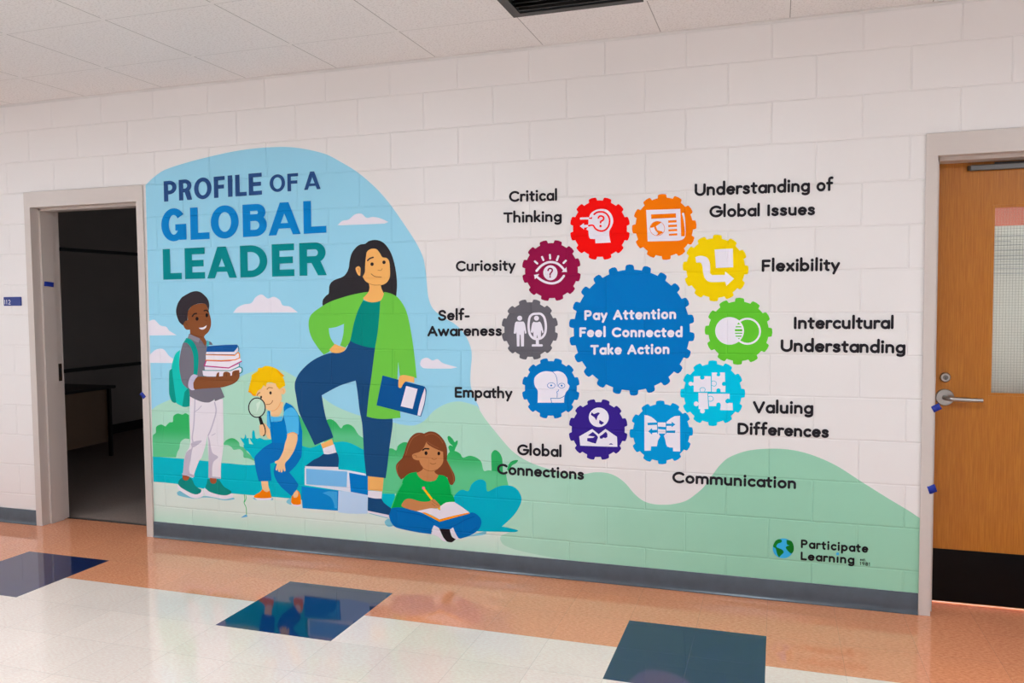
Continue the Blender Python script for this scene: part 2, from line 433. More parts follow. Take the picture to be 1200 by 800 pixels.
# deadbolt and lever
cyl = lambda x, z, y0, y1, r: MB().tube([(x, y0, z), (x, y1, z)], r, 32)
db = MB().tube([(.391, LY0-.0002, 1.109), (.391, LY0-.006, 1.109), (.391, LY0-.012, 1.109)], [.0235, .0235, .019], 32).build('deadbolt', M['steel'], d2, smooth=True)
MB().tube([(.391, LY0-.0121, 1.109), (.391, LY0-.0145, 1.109)], .0115, 24).build('key_plug', M['closer'], db, smooth=True)
MB().box(.3896, .3924, LY0-.0152, LY0-.0146, 1.097, 1.112).build('keyhole', M['black'], db)
hx, hz = .391, 1.013
MB().tube([(hx, LY0-.0002, hz), (hx, LY0-.006, hz), (hx, LY0-.009, hz)], [.040, .040, .037], 40).build('rose', M['steel'], d2, smooth=True)
lev = [(hx, LY0-.009, hz), (hx, LY0-.030, hz), (hx+.004, LY0-.044, hz), (hx+.014, LY0-.052, hz-.001), (hx+.03, LY0-.054, hz-.002), (hx+.08, LY0-.054, hz-.004), (hx+.150, LY0-.053, hz-.005)]
MB().tube(lev, [.0125, .0115, .0115, .0115, .011, .0105, .0095], 20).build('lever_handle', M['steel'], d2, smooth=True)
# overhead closer
cl = MB().box(.476, LB-.12, LY0-.026, LY0-.0004, 2.077, 2.103).build('door_closer', M['closer'], d2, bevel=.004)
MB().box(.466, .4755, LY0-.024, LY0-.002, 2.079, 2.101).build('closer_end_cap', M['brass_dark'], cl, bevel=.003)
MB().box(.578, LB-.16, LY0-.018, LY0-.006, 2.1035, 2.112).build('closer_slide', M['rail'], cl)
settle(d2)

# ------------------------------------------------------------------ rooms behind the doors
CXW, CYW = -7.6, 6.2
struct(MB().box(CXW-.1, CXW, .20, CYW, 0, HC).build('wall_classroom_side', M['dark_wall']), 'dim side wall of the unlit room', 'wall')
struct(MB().box(CXW-.1, -1.4, CYW, CYW+.1, 0, HC).build('wall_classroom_far', M['dark_wall']), 'far wall of the unlit room', 'wall')
struct(MB().box(-1.5, -1.4, .20, CYW, 0, HC).build('wall_partition', M['dark_wall']), 'partition between the unlit and the lit room', 'wall')
struct(MB().box(CXW-.1, -1.45, .2055, CYW+.1, -.1, .002).build('floor_classroom', M['carpet']), 'brown carpet floor of the unlit room', 'floor')
struct(MB().box(CXW-.1, -1.4, .20, CYW+.1, HC, HC+.1).build('ceiling_classroom', M['dark_wall']), 'ceiling of the unlit room', 'ceiling')
struct(MB().box(CXW+.0005, CXW+.012, .3, CYW-.01, .003, .11).build('baseboard_classroom', M['rail']), 'dark baseboard in the unlit room', 'baseboard')
struct(MB().box(-1.4, 4.2, 3.6, 3.7, 0, HC).build('wall_room_far', M['salmon']), 'salmon wall seen through the door window', 'wall')
struct(MB().box(4.1, 4.2, .2, 3.6, 0, HC).build('wall_room_side', M['salmon']), 'side wall of the lit room', 'wall')
struct(MB().box(-1.4, 4.2, .2055, 3.7, -.1, 0).build('floor_room', simple('pale_room_floor', (222, 214, 206), .3, noise=.1)), 'pale floor of the lit room', 'floor')
struct(MB().box(-1.4, 4.2, .20, 3.7, HC, HC+.1).build('ceiling_room', M['lampbody']), 'ceiling of the lit room', 'ceiling')
struct(MB().box(CXW+.0005, CXW+.022, .4, CYW-.01, 2.055, 2.092).build('trim_2', M['rail']), 'upper dark rail on the wall of the unlit room', 'trim')
struct(MB().box(CXW+.0005, CXW+.030, .4, CYW-.01, .762, .800).build('trim_3', M['rail']), 'lower dark rail on the wall of the unlit room', 'trim')

wn = thing('added_light_panel', 'unseen glowing panel added to brighten the unlit room', 'light panel'); wn['kind'] = 'structure'  # made-up fill light on the far wall, out of view
MB().box(-4.9, -2.1, CYW-.004, CYW-.001, 1.0, 2.3).build('added_glow_pane', emit('added_room_glow', (.9, .95, 1.0), FILL_PANEL_POWER), wn)
wf = MB()
for q in ((-4.96, -4.9, .94, 2.36), (-2.1, -2.04, .94, 2.36), (-4.9, -2.1, .94, 1.0), (-4.9, -2.1, 2.3, 2.36), (-3.53, -3.47, 1.0, 2.3)): wf.box(q[0], q[1], CYW-.03, CYW-.006, q[2], q[3])
wf.build('light_panel_frame', M['frame'], wn)
settle(wn)

# writing desk in the unlit room
dk = thing('desk', 'desk with black top and tan front panel inside the dark room', 'desk')
MB().box(-7.24, -6.555, .55, 2.18, .665, .692).build('desk_top', M['desk_top'], dk, bevel=.004)
MB().box(-6.595, -6.580, .62, 2.085, .148, .663).build('front_panel', M['desk_panel'], dk)
for lx in (-7.19, -6.57):
    for ly in (.585, 2.105): MB().box(lx-.016, lx+.016, ly-.014, ly+.014, .003, .664).build('leg', M['desk_top'], dk, bevel=.003)
settle(dk)

# paper sheet hanging behind the door window
ps = thing('paper_sheet', 'pale paper sheet hung behind the wired door window', 'paper')
pv, pf = [], []
for i in range(13):
    xx = GA+.004 + (GB-GA-.008)*i/12
    for j in (0, 1): pv.append((xx, LY1+.006+.002*math.sin(i*1.3), (GZ0-.03, 1.823)[j]))
pf = [(2*i, 2*i+2, 2*i+3, 2*i+1) for i in range(12)]
sh = mesh_obj('sheet', pv, pf, M['paper'], ps, True)
md = sh.modifiers.new('thick', 'SOLIDIFY'); md.thickness = .0006
mk = mk_paper('faint_ink', (214, 218, 226), (190, 196, 206))
rl = random.Random(3)
for k in range(9):
    z0 = 1.775-.022*k-.006*rl.random(); x0 = GA+.006+.02*rl.random(); ln = .06+.2*rl.random()
    MB().box(x0, x0+ln, LY1+.0016, LY1+.0022, z0, z0+.003).build('faint_line', mk, sh)
settle(ps)
tag(MB().box(.755, .775, 1.2, 1.22, 1.7, 2.05).prism([(.742,1.19),(.788,1.19),(.788,1.23),(.742,1.23)], 1.69, 1.70, 'z').box(.76,.77,1.205,1.215,0.0005,1.69).prism([(.64,1.1),(.89,1.1),(.89,1.32),(.64,1.32)], 0.0004, .02, 'z').build('post_stand', M['lampbody']), 'thin pale upright post glimpsed through top of the door window', 'stand')
rt = thing('room_light', 'ceiling light in the lit room behind the wooden door', 'ceiling light')
MB().box(.1, 1.9, 1.55, 2.15, HC-.03, HC-.001).build('light_housing', M['lampbody'], rt)
MB().box(.13, 1.87, 1.58, 2.12, HC-.034, HC-.0305).build('diffuser', M['lamp_room'], rt)
settle(rt)

# unseen hallway lamps; diffusers hung low and tops added to light the ceiling
for k, (ax, ay) in enumerate(LAMPS):
    t = thing('ceiling_light', 'unseen hallway light, shaped as a hanging box to brighten the ceiling', 'ceiling light', 'hallway lights')
    a, b, c, d = ax, ax+CC, ay, ay+2*CC
    mb = MB(); mb.box(a, b, c, d, HC+.075, HC+.08)
    mb.box(a+.001, a+.012, c, d, HC+.0005, HC+.0745); mb.box(b-.012, b-.001, c, d, HC+.0005, HC+.0745)
    mb.box(a+.0125, b-.0125, c+.001, c+.012, HC+.0005, HC+.0745); mb.box(a+.0125, b-.0125, d-.012, d-.001, HC+.0005, HC+.0745)
    mb.build('housing', M['lampbody'], t)
    MB().prism([(a+.0125, HC-.080), (a+.03, HC-.120), (b-.03, HC-.120), (b-.0125, HC-.080)], c+.0125, d-.0125, 'y').build('diffuser', M['lamp'], t)
    MB().box(a+.0125, b-.0125, c+.0125, d-.0125, HC-.0795, HC-.075).build('added_uplight', M['lamp_up'], t)  # emissive top, added so the ceiling gets brighter
    for sx_ in (a+.1, b-.1):
        for sy_ in (c+.2, d-.2): MB().tube([(sx_, sy_, HC-.0745), (sx_, sy_, HC+.0745)], .006, 10).build('hanger', M['lampbody'], t)
    settle(t)

# dark air return in the ceiling
vt = thing('ceiling_vent', 'black framed ceiling vent cut off by the top of the photo', 'ceiling vent')
a, b, c, d = VENT[0], VENT[0]+CC, VENT[1], VENT[1]+CC
vf = MB()
for q in ((a+.001, a+.045, c+.001, d-.001), (b-.045, b-.001, c+.001, d-.001), (a+.0451, b-.0451, c+.001, c+.045), (a+.0451, b-.0451, d-.045, d-.001)):
    vf.box(*q, HC-.007, HC-.001)
vf.build('vent_frame', M['black'], vt)
for k in range(11):
    y = c+.07+k*.0465
    MB().prism([(y, HC-.005), (y+.004, HC-.005), (y+.022, HC+.022), (y+.018, HC+.022)], a+.046, b-.046, 'x').build('louvre', M['closer'] if k == 10 else M['black'], vt)
MB().box(a+.013, b-.013, c+.013, d-.013, HC+.03, HC+.034).build('back_plate', M['black'], vt)
settle(vt)

# ------------------------------------------------------------------ strips of blue tape
def tape(label, pts, w):
    """small curled tab: centre line pts, half width vector w"""
    v, f = [], []
    for p in pts:
        p = Vector(p); v += [p-Vector(w), p+Vector(w)]
    f = [(2*i, 2*i+1, 2*i+3, 2*i+2) for i in range(len(pts)-1)]
    o = mesh_obj('tape_strip', v, f, M['tape'], None, True)
    md = o.modifiers.new('thick', 'SOLIDIFY'); md.thickness = .0008; md.offset = 0
    b = Vector(pts[0]); o.data.transform(Matrix.Translation(-b)); o.location = b
    return tag(o, label, 'tape', 'blue tape strips on the door frames')
tape('blue tape tab on the left inner jamb of the open doorway', [(D1A+FT+.0165, .062, 1.633), (D1A+FT+.0168, .085, 1.632), (D1A+FT+.019, .115, 1.629), (D1A+FT+.026, .128, 1.626)], (0, .002, .016))
tape('blue tape tab on the doorway frame beside the painted green backpack', [(-4.188, -.0136, .896), (-4.198, -.0138, .907), (-4.208, -.0142, .918), (-4.214, -.020, .926)], (.010, 0, .009))
tape('blue tape tab on the door frame just below the lever handle', [(.312, -.0138, .972), (.320, -.0142, .978), (.332, -.018, .985), (.342, -.024, .992)], (-.007, 0, .013))
tape('blue tape tab low on the frame of the wooden door', [(.300, -.0137, .596), (.308, -.0139, .597), (.320, -.0145, .604), (.331, -.019, .611)], (-.006, 0, .017))

# ------------------------------------------------------------------ room number plaque
rs = thing('room_sign', 'small blue room plaque numbered 112 left of the open doorway', 'sign')
px0, px1, pz0, pz1 = -5.349, -5.194, 1.487, 1.5465
MB().box(px0, px1, -.0075, -.0006, pz0, pz1).build('plate', M['plaque'], rs, bevel=.003)
SIGN_ROOT = rs

# ================================================================== THE MURAL
# every shape is a coat of paint on the block wall, measured on the wall plane
def pts(s):
    out = []
    for w in s.split():
        k = w.endswith('!'); w = w.rstrip('!'); a, b = w.split(','); out.append((float(a), float(b), k))
    return out
def frm(ox, oy, s):
    def f(txt):
        return [(ox+x/s, oy+y/s, k) for x, y, k in (pts(txt) if isinstance(txt, str) else [(q[0], q[1], (len(q) > 2 and q[2])) for q in txt])]
    f.s = s
    return f
px = frm(0, 0, 1)

def spline(P, closed=True, n=6):
    """Catmull-Rom through the points; points marked ! are corners"""
    out = []; N = len(P); last = N if closed else N-1
    for i in range(last):
        p0, p1, p2, p3 = P[(i-1) % N] if (closed or i > 0) else P[i], P[i], P[(i+1) % N], P[(i+2) % N] if (closed or i+2 < N) else P[i+1]
        m1 = (0, 0) if p1[2] else ((p2[0]-p0[0])/2, (p2[1]-p0[1])/2)
        m2 = (0, 0) if p2[2] else ((p3[0]-p1[0])/2, (p3[1]-p1[1])/2)
        L = math.hypot(p2[0]-p1[0], p2[1]-p1[1])
        def lim(m):
            l = math.hypot(*m); return m if l <= L*1.0 or l == 0 else (m[0]*L*1.0/l, m[1]*L*1.0/l)
        m1, m2 = lim(m1), lim(m2)
        for k in range(n):
            t = k/n; a, b, c, d = 2*t**3-3*t*t+1, t**3-2*t*t+t, -2*t**3+3*t*t, t**3-t*t
            out.append((a*p1[0]+b*m1[0]+c*p2[0]+d*m2[0], a*p1[1]+b*m1[1]+c*p2[1]+d*m2[1]))
    if not closed: out.append((P[-1][0], P[-1][1]))
    return out
def sm(P, n=6): return spline(P, True, n)
def po(P): return [(p[0], p[1]) for p in P]
def ell(cx, cy, rx, ry=None, n=28, a0=0, a1=360):
    ry = ry or rx
    return [(cx+rx*math.cos(math.radians(a0+(a1-a0)*i/n)), cy+ry*math.sin(math.radians(a0+(a1-a0)*i/n))) for i in range(n if a1-a0 == 360 else n+1)]
def ribbon(P, w, closed=False, cap=True, n=14):
    """polygons that cover a brush line of width w"""
    P = [(p[0], p[1]) for p in P]; out = []; h = w/2; N = len(P)
    for i in range(N if closed else N-1):
        a, b = P[i], P[(i+1) % N]; L = math.hypot(b[0]-a[0], b[1]-a[1])
        if L < 1e-6: continue
        nx, ny = -(b[1]-a[1])/L*h, (b[0]-a[0])/L*h
        out.append([(a[0]-nx, a[1]-ny), (b[0]-nx, b[1]-ny), (b[0]+nx, b[1]+ny), (a[0]+nx, a[1]+ny)])
    rng = range(N) if (cap or closed) else range(1, N-1)
    for i in rng: out.append(ell(P[i][0], P[i][1], h, h, n))
    return out
def line(P, w, smooth=True, closed=False, cap=True):
    return ribbon(spline(P, closed, 5) if smooth else P, w, closed, cap)

LAY = [0]
DL = .00003
def lay(n=None):
    if n is not None: LAY[0] = n
    LAY[0] += 1
    return .0006+LAY[0]*DL

def fill(name, rgb, polys, parent=None, layer=None, m=None, ramp=None):
    """one coat of paint: the union of some polygons given in photograph coordinates"""
    off = lay() if layer is None else .0006+layer*DL
    vs, fs = [], []
    for p in polys:
        q = []
        for u in p:
            w = wallpt(u[0], u[1], off)
            if not q or abs(w[0]-q[-1][0])+abs(w[1]-q[-1][1]) > 2e-5: q.append(w)
        if len(q) > 2 and abs(q[0][0]-q[-1][0])+abs(q[0][1]-q[-1][1]) < 2e-5: q.pop()
        if len(q) < 3: continue
        ar = sum(q[i][0]*q[(i+1) % len(q)][1]-q[(i+1) % len(q)][0]*q[i][1] for i in range(len(q)))
        if ar < 0: q.reverse()
        fs.append(list(range(len(vs), len(vs)+len(q)))); vs += [Vector(u) for u in q]
    r = delaunay_2d_cdt(vs, [], fs, 1, 1e-7, True)
    V = [(v.x, -off, v.y) for v in r[0]]; F = []
    for f, of in zip(r[2], r[5]):
        if not of: continue
        a, b, c = (r[0][f[0]], r[0][f[1]], r[0][f[2]])
        F.append(tuple(f) if (b-a).cross(c-a) > 0 else tuple(reversed(f)))
    used = sorted({i for f in F for i in f}); mp = {i: k for k, i in enumerate(used)}
    return mesh_obj(name, [V[i] for i in used], [tuple(mp[i] for i in f) for f in F], m or paint(rgb, ramp), parent)

# ---- colours of the paints (as photographed)
SKY = (149, 204, 226); HILL = (170, 212, 190); HILL2 = (148, 198, 170); LAKE = (2, 176, 190); GRND = (213, 224, 214); GRND2 = (190, 221, 203)
BUSH = (92, 188, 132); BUSHD = (48, 168, 92); WHITE = (229, 221, 230)
GAP = .101

# ---- landscape
land = thing('painted_landscape', 'painted landscape of blue sky, green hills and teal water behind the figures', 'mural')
BASE_R = [(x, y) for x, y in ((1077.4, 692.6), (1000, 687.0), (900, 678.6), (800, 669.6), (700, 659.9), (655, 655.2), (600, 649.2), (500, 636.9), (400, 624.2), (300, 611.4), (183, 611+0))]
def base_line(x):          # top edge of the baseboard in the photograph
    p = wallpt(x, 0); 
    lo, hi = 560.0, 760.0
    for _ in range(40):
        mid = (lo+hi)/2
        if wallpt(x, mid)[1] > GAP: lo = mid
        else: hi = mid
    return (lo+hi)/2
def bl(x): return (x, base_line(x), True)
LEFT = lambda y: (170.6+(y-218)*(181.3-170.6)/(611-218), y, True)
sky_edge = pts('180,207.8 192,199.5 214.5,191.7 244.5,183.8 277.5,176.7 311.3,172.8 345,172.8 380,180 399.5,189.8 419,201.8 440,219.8 456.5,238.5 473,261.8 488,285 495.6,301.3 498.8,317.5 500,330 501.9,347.5 506.3,360 513.1,367 523.8,374.2 532,378.9 540.8,386.8 547.8,397.3 552.1,409.5 552.7,420 551.3,437.5 551.6,451.5 555.6,465.5 561.8,479.5')
hill_r = pts('568,489.8 580.3,505.5 597.5,525.6 610,535.6 623.8,542.8 640,548.5 655,552.5 670,555.6 683.8,555.3 697.8,553.2 711.8,554.1 722.3,558.1 732.8,566 743.3,578.3 753.8,586.6 766,590.5 785.3,590.9 802.8,587 815,579.1 825.5,569.5 834.3,557.3 843,545.6 854,536 875,528.2 901.3,525.6 927.5,527 952,533.1 980,545.4 1010,564.5 1040,583.3 1062.5,596.8 1078,607!')
fill('sky', SKY, [sm([LEFT(216.8)]+sky_edge+[(560, 500, True), LEFT(500)])], land, 1)
hill_top = pts('186,474 210,464 245,453 270,446 290,437.5 310,432 330,433.5 345,441 362,452 380,467 392,475 407,481.8 420.5,486.5 440,492 461,495 470,497.2 485,498.3 497,493 508.5,481.2 522.5,473.1 536.5,470.2 548.8,472.3 559.3,475.8!')
XA, ZA = wallpt(560, 560)
fill('hill', HILL, [sm([LEFT(480)]+hill_top+hill_r+[bl(1078), bl(950), bl(800), bl(700), bl(600), bl(500), bl(400), bl(300), bl(181)])], land, 2, ramp=(0, wallpt(540, 600)[0], wallpt(900, 600)[0], HILL2))
C = frm(175, 450, 8); D = frm(175, 520, 8); E = frm(270, 425, 10); F = frm(270, 495, 10); G = frm(270, 540, 10)
lake = pts('179,534.6! 216,537.5 261,541.9 298,544.4 330,535 354,521.3 363.8,524.4 376,520 393.8,517.5 402.5,516.9 412.5,519.4 426.3,526.9 445,545 462,575 462,602! 400,592! 350,585! 320,582! 270,577.8! 207.5,566.9! 180,564.4!')
fill('lake', LAKE, [sm(lake)], land, 3)
ground = [LEFT(564.4)]+pts('207.5,566.9 270,577.8 320,582 350,585 400,592! 450,602! 560,622.5! 597,623.5! 588,627 586,631 590,638 604,643.8 628,649.3 650,653.4')+[bl(668), bl(600), bl(500), bl(400), bl(300), bl(182)]
fill('foreground', GRND, [sm(ground)], land, 4, ramp=(2, .235, .11, GRND2))
for s in (D('258,455! 290,440 390,500 450,510 510,488 600,500 700,518 790,503 797,518 700,528 600,507 510,502 440,513 370,506 270,482'),
          G('262,430 290,435 310,455 280,450'), G('488,432 502,445 490,460 468,452'), G('655,480 675,450 718,430! 715,515! 680,503'),
          frm(450, 560, 10)('10,505 60,478 110,550 60,572 20,548'), frm(345, 535, 10)('850,650! 1100,716! 1108,726! 900,672'),
          frm(520, 550, 6.667)('120,540! 330,478! 332,500 300,512 200,524')):
    fill('drawn_shadow', (122, 190, 208), [sm(s)], land, 5)  # shadows drawn in the mural itself, beneath the figures and blocks

# ---- bushes
def bush(label, main, edge=None, loc=None, rgb=BUSH, ramp=None, extra=()):
    b = thing('painted_bush', label, 'bush', 'painted bushes')
    fill('foliage', rgb, [sm(main)], b, ramp=ramp)
    for nm, c, p in extra: fill(nm, c, p, b)
    settle(b); return b
LAY[0] = 5
def zr(y0, y1, x=400):     # painted blend between two heights
    return (2, wallpt(x, y0)[1], wallpt(x, y1)[1])
bush('painted green bush with round lobes at the left edge, behind the pale trousers', C('36,680! 32,560 34,480 60,455 65,400 110,378 150,395 165,380 190,358 220,352 226,300 265,275 310,285 340,272 372,290! 380,560! 330,690! 250,686!'), rgb=BUSHD, ramp=zr(500, 520, 200)+(BUSH,))
bush('pale mint bush in front of the left green bush', C('250,687! 262,640 282,600 292,545 330,512 375,515! 385,600! 345,640! 330,700!'), rgb=(176, 214, 192))
bush('pale mint bush between the two seated and standing figures by the water', C('680,740! 690,580! 740,575 775,590 790,612 850,622 880,680 940,702 985,742 985,756! 690,738!'), rgb=(176, 214, 192))
bush('small green bush sloping down to the crouching figure', C('695,565 715,530 760,507 800,512 840,545 850,580 900,600 920,640 970,680 992,692! 990,722! 930,695 885,685 880,640 850,610 790,615 770,590 740,572'), rgb=BUSHD, ramp=zr(512, 522, 270)+(BUSH,))
bush('green bush between the crouching figure and the raised navy leg', px('345,484! 350,486 354,491 362,505! 376,520! 364,524.5 354,522! 345,515!'), rgb=(66, 178, 106), ramp=zr(500, 520, 350)+(BUSH,))
bush('green bush seen between the two navy trouser legs', px('376,500! 382,492.5 387.5,491 393.5,494.5 399.5,501.6 402.5,498.3 408.5,497 414.5,500.5 420.5,509.5 428,514! 430,529! 412.5,519.8 402,517.2 394,517.8 380,518!'), rgb=BUSHD, ramp=zr(497, 513, 400)+(BUSH,))
bush('green bush behind the long brown hair, by the navy trouser leg', px('445,578! 447,560 450,530! 456,525.5 460,525.5 464.5,527.5 466.5,522 473,518 480,519! 486,575! 462,578.5!'), rgb=BUSHD, ramp=zr(520, 545, 460)+(BUSH,))
R3 = frm(490, 500, 8)
bb = thing('painted_bush', 'wide green bush with leaf shaped shoots right of the long brown hair', 'bush', 'painted bushes')
fill('shoot', (46, 164, 92), [sm(R3('690,430! 686,320 688,250 720,217 760,240 786,290 792,350 795,430!')), sm(R3('835,400! 850,350 885,318 936,312 915,342 880,362 850,420!'))], bb)
fill('shoot', (40, 162, 88), [sm(R3('275,100 290,84 325,115 342,142 368,126 370,155 350,200 335,245! 300,240! 283,190 300,172 325,180 290,145'))], bb)
fill('foliage', BUSHD, [sm(R3('262,300! 290,240 345,226 395,253 420,288 480,271 540,285 590,325 615,410 660,407 700,412 780,425 825,440! 832,490 850,560! 800,620! 400,690! 290,690!'))], bb, ramp=zr(530, 558, 550)+(BUSH,))
settle(bb)
teal = px('532,582 538,575 542.5,573.6 548.8,575 552.5,567.5 558.8,562.5 565,561.7 569.4,565 570,572.5 571.9,575.6 582.5,570.4 590,568.6 600,569.4 607.5,575 611.3,585 607,596.5 599.5,606.3 588,616.8! 596.5,618.3 607,621.3 603,623.3 586,622.8 569.5,622.5 545,622! 532,600!')
bush('large teal heart shaped bush at the right of the seated figure', teal, rgb=(2, 166, 186))
fern = thing('painted_fern', 'teal fern with pointed fronds in front of the crouching knees', 'plant')
fill('frond', LAKE, [sm(F('118,175 150,190 165,175 175,138 188,170 190,185 212,178 216,215 220,248! 268,255! 240,215 225,178 252,185 254,120 268,88 284,110 300,185 350,180 400,200 480,195! 495,245! 400,285! 300,400! 270,425 215,350 160,300 155,262 160,250 135,215'))], fern)
settle(fern)

# ---- clouds
for lab, p in (('large white painted cloud beneath the painted title, left of the black hair', '273.4,366.4! 277.9,360.5 285.8,356.6 294.5,354.9 299.8,347.9 306.8,345 313.8,349.6 320.8,347.6 327.8,351.4 331.3,357.5 340,359.3 349,366!'),
               ('white painted cloud at the left edge, level with the grey collar', '173.8,376.5! 180.8,374.6 187.8,381.1 194.8,382.9 198.3,387.3 207,392.6! 174.2,393!'),
               ('white painted cloud at the left edge, touching the teal backpack', '175.2,416! 182.5,409.6 191.3,409 198.3,417 203.5,420.5! 203,425.2! 175.5,425!'),
               ('white painted cloud above the head with long black hair', '395.6,264! 401,258.8 408.5,257.1 416,251.1 423.5,250.3 429.5,255 437,254.1 446,255.8 455.2,260! 450.5,261.9! 425,262.9!'),
               ('white tapering cloud right of the green jacket', '492.4,427 494.4,420.9 500.5,419 506.6,422.1 512.8,420.8 518.9,425.3 536,430.2! 528.5,431.7! 497,431.4')):
    c = fill('painted_cloud', WHITE, [sm(px(p))], None, 12)
    tag(c, lab, 'cloud', 'painted clouds')

# ---- trailing green stem
st = thing('painted_sprig', 'thin green painted stem trailing below the teal water', 'plant')
fill('stem', (70, 180, 110), line(D('890,475 895,520 888,550 908,600 910,665'), 7/8)+line(D('905,480 908,510 893,545'), 6/8), st, 30)
fill('root_patch', (90, 165, 210), [sm(D('860,690 885,672 905,662 920,680 890,686'))], st, 31)
settle(st)

# ---- painted people ------------------------------------------------------------
def ln(T, txt, w, smooth=True, closed=False, cap=True):
    return line(T(txt), w/T.s, smooth, closed, cap)
def el(T, cx, cy, rx, ry=None, n=28):
    return ell(*T([(cx, cy)])[0][:2], rx/T.s, (ry or rx)/T.s, n)
A = frm(190, 335, 10); B = frm(190, 385, 10)
BROWN = (128, 74, 42); SHIRT = (112, 108, 118); TROU = (225, 217, 223); TSH = (188, 178, 194); STEAL = (16, 132, 122)
p1 = thing('painted_person', 'painted figure standing in grey shirt and pale trousers, carrying a stack of books', 'person', 'painted people')
head = sm(A('300,400! 298,330 305,290 350,235 430,206 505,210 530,250 550,310 572,400 568,480 540,540 500,578 490,600! 515,650 505,690 450,640 400,610 330,570! 325,512! 280,508 250,465 254,425 280,408'))
shirt = sm(px('221.5,391! 219.5,396.5 214.5,402 211.3,415 210,425 211,437 214,449 220,456 222,464! 229,467.8 237.5,470.9 245,471.3 250.2,468.8! 251,467.2! 252,470! 263.2,465.2! 258.5,454! 242,442! 240,430 242,415 242.2,404! 249.2,404! 247.6,401 244.5,399.5 242,398.8! 241,405! 236,399 233.5,396 226,393'))
trou = sm(px('222,463! 228.8,467.5 237.5,470.6 245,471.3 250,468.8 261.3,467.2! 261.9,500 261.9,520 261,530 259,545 258.8,560.8! 244.4,559.8! 244.4,540 243.8,527.5 243.1,510! 241.3,520 236.3,536 233.8,538.8 228.8,551.3 226.3,559.9! 214.4,555.6! 216,537.5 218.1,530 221.9,523.8 223.1,512.5 222.5,497.5 222.3,480'))
arm = sm(B('395,580! 420,563! 480,560 560,562 630,563! 645,520 668,508! 668,560! 712,556! 720,515 755,503 795,520 800,552! 818,548! 825,505 860,488 902,484! 907,540 895,590 850,635 780,665 690,688 500,700 380,708 366,660 368,630'))
ank = [sm(D('312,283! 377,305! 365,335 335,343 312,322')), sm(D('568,318! 628,320! 626,360 600,374 572,360'))]
LAY[0] = 40
fill('body', BROWN, [head, shirt, trou, arm]+ank, p1)
[fill('ankle', (150, 76, 44), [q], p1) for q in ank]
o = fill('trousers', TROU, [trou], p1)
fill('fold', TSH, ln(C, '428,140 424,250 415,400 402,500 410,560 395,620 380,720', 11)+ln(C, '430,255 460,235 488,203', 7)+ln(C, '612,170 626,250 605,340 575,430 552,480', 12), o)
fill('fold', TSH, [sm(C('548,470! 565,520 590,640 645,682 600,730 588,800! 590,865 600,880! 555,878! 555,560')), sm(C('345,640! 392,610 385,700 372,800 385,850! 315,838! 330,700')), sm(C('390,560 430,535 490,528 470,556 410,592'))], o)
fill('fold', TSH, ln(D('0,0') and D, '318,282 380,290 412,300', 22)+ln(D, '560,310 660,318', 14)+ln(C, '585,480 605,470 618,462', 6), o)
o = fill('shirt', SHIRT, [shirt], p1)
fill('collar', (132, 127, 138), [sm(B('322,58! 300,105! 345,125 400,155 432,165! 445,118! 400,100'))], o)
fill('placket', (98, 94, 104), ln(B, '440,165 470,165 505,205', 7)+ln(B, '432,165 445,120', 6), o)
fill('neck_opening', BROWN, [sm(A('440,590! 490,598! 518,655 505,705! 470,650'))], p1)
fill('face_shade', (110, 60, 34), ln(A, '330,560 420,590 470,600', 10)+ln(A, '500,398 527,408', 7)+ln(A, '268,430 285,440 290,462', 7), p1)
fill('hair', (52, 45, 50), [sm(A('245,462! 200,420 172,350 163,300 168,255 185,200 210,160 235,130 270,108 310,85 350,68 400,60 440,68 470,85 500,112 525,140 545,180 552,230 545,288! 530,250 505,210 430,205 350,235 305,290 297,403! 275,410 258,425 252,440'))], p1)
fill('eye', (26, 20, 22), [el(A, 409, 384, 18, 22), el(A, 523, 343, 15, 24)], p1)
fill('eyebrow', (44, 30, 26), ln(A, '355,355 375,328 402,322', 17)+ln(A, '492,290 518,284 540,300', 15), p1)
fill('smile', (238, 232, 236), [sm(A('428,490! 480,484 522,459! 512,488 480,510 450,506'))], p1)
bp = fill('backpack', (20, 184, 170), [sm(px('211,410! 206,414 202.5,423 201,432 202.5,444 204,455 206,471 212.5,475.4 216,476.8 222,475.6! 222.3,463! 220,456 214,449 211,437 210,425'))], p1)
fill('pocket', (10, 140, 126), [sm(px('198.5,434.5 201.6,431.8! 203,445 205,460 206.6,471.4! 204,471.8 201,469.5 198.4,462 198,450')), sm(C('330,75! 368,30! 380,105 378,206! 340,214 308,208! 318,150'))], bp)
fill('strap', (8, 148, 134), [sm(B('250,163! 285,108! 340,128 390,190 420,280 426,400 412,540! 368,540! 370,420 362,300 330,210 290,168'))], bp)
fill('strap', (70, 170, 178), [sm(B('520,150! 545,145 552,175 540,205! 522,205!'))], bp)
fill('cuff', (192, 184, 206), [sm(B('370,535 420,550! 392,590 372,640 382,716! 345,720 308,685 310,620 335,560'))], p1)
for side, a, b in (('l', '310,315! 322,336 345,343 366,335 377,310! 400,330 430,390 487,428! 482,455 440,473 390,460 300,410 271,380 280,340', '271,380! 300,410 390,460 440,473 482,455 489,425! 507,448 500,490 450,508 390,500 290,440 262,408'),
                   ('r', '545,330! 568,328! 575,360 600,374 626,360 630,326! 660,345 700,400 766,440! 765,466 720,481 650,475 560,445 529,410 538,370', '518,410! 560,447 650,475 720,481 768,464! 786,482 775,504 700,515 600,496 530,482 511,440')):
    sh = fill('shoe', STEAL, [sm(D(a))], p1)
    fill('sole', WHITE, [sm(D(b))], sh)
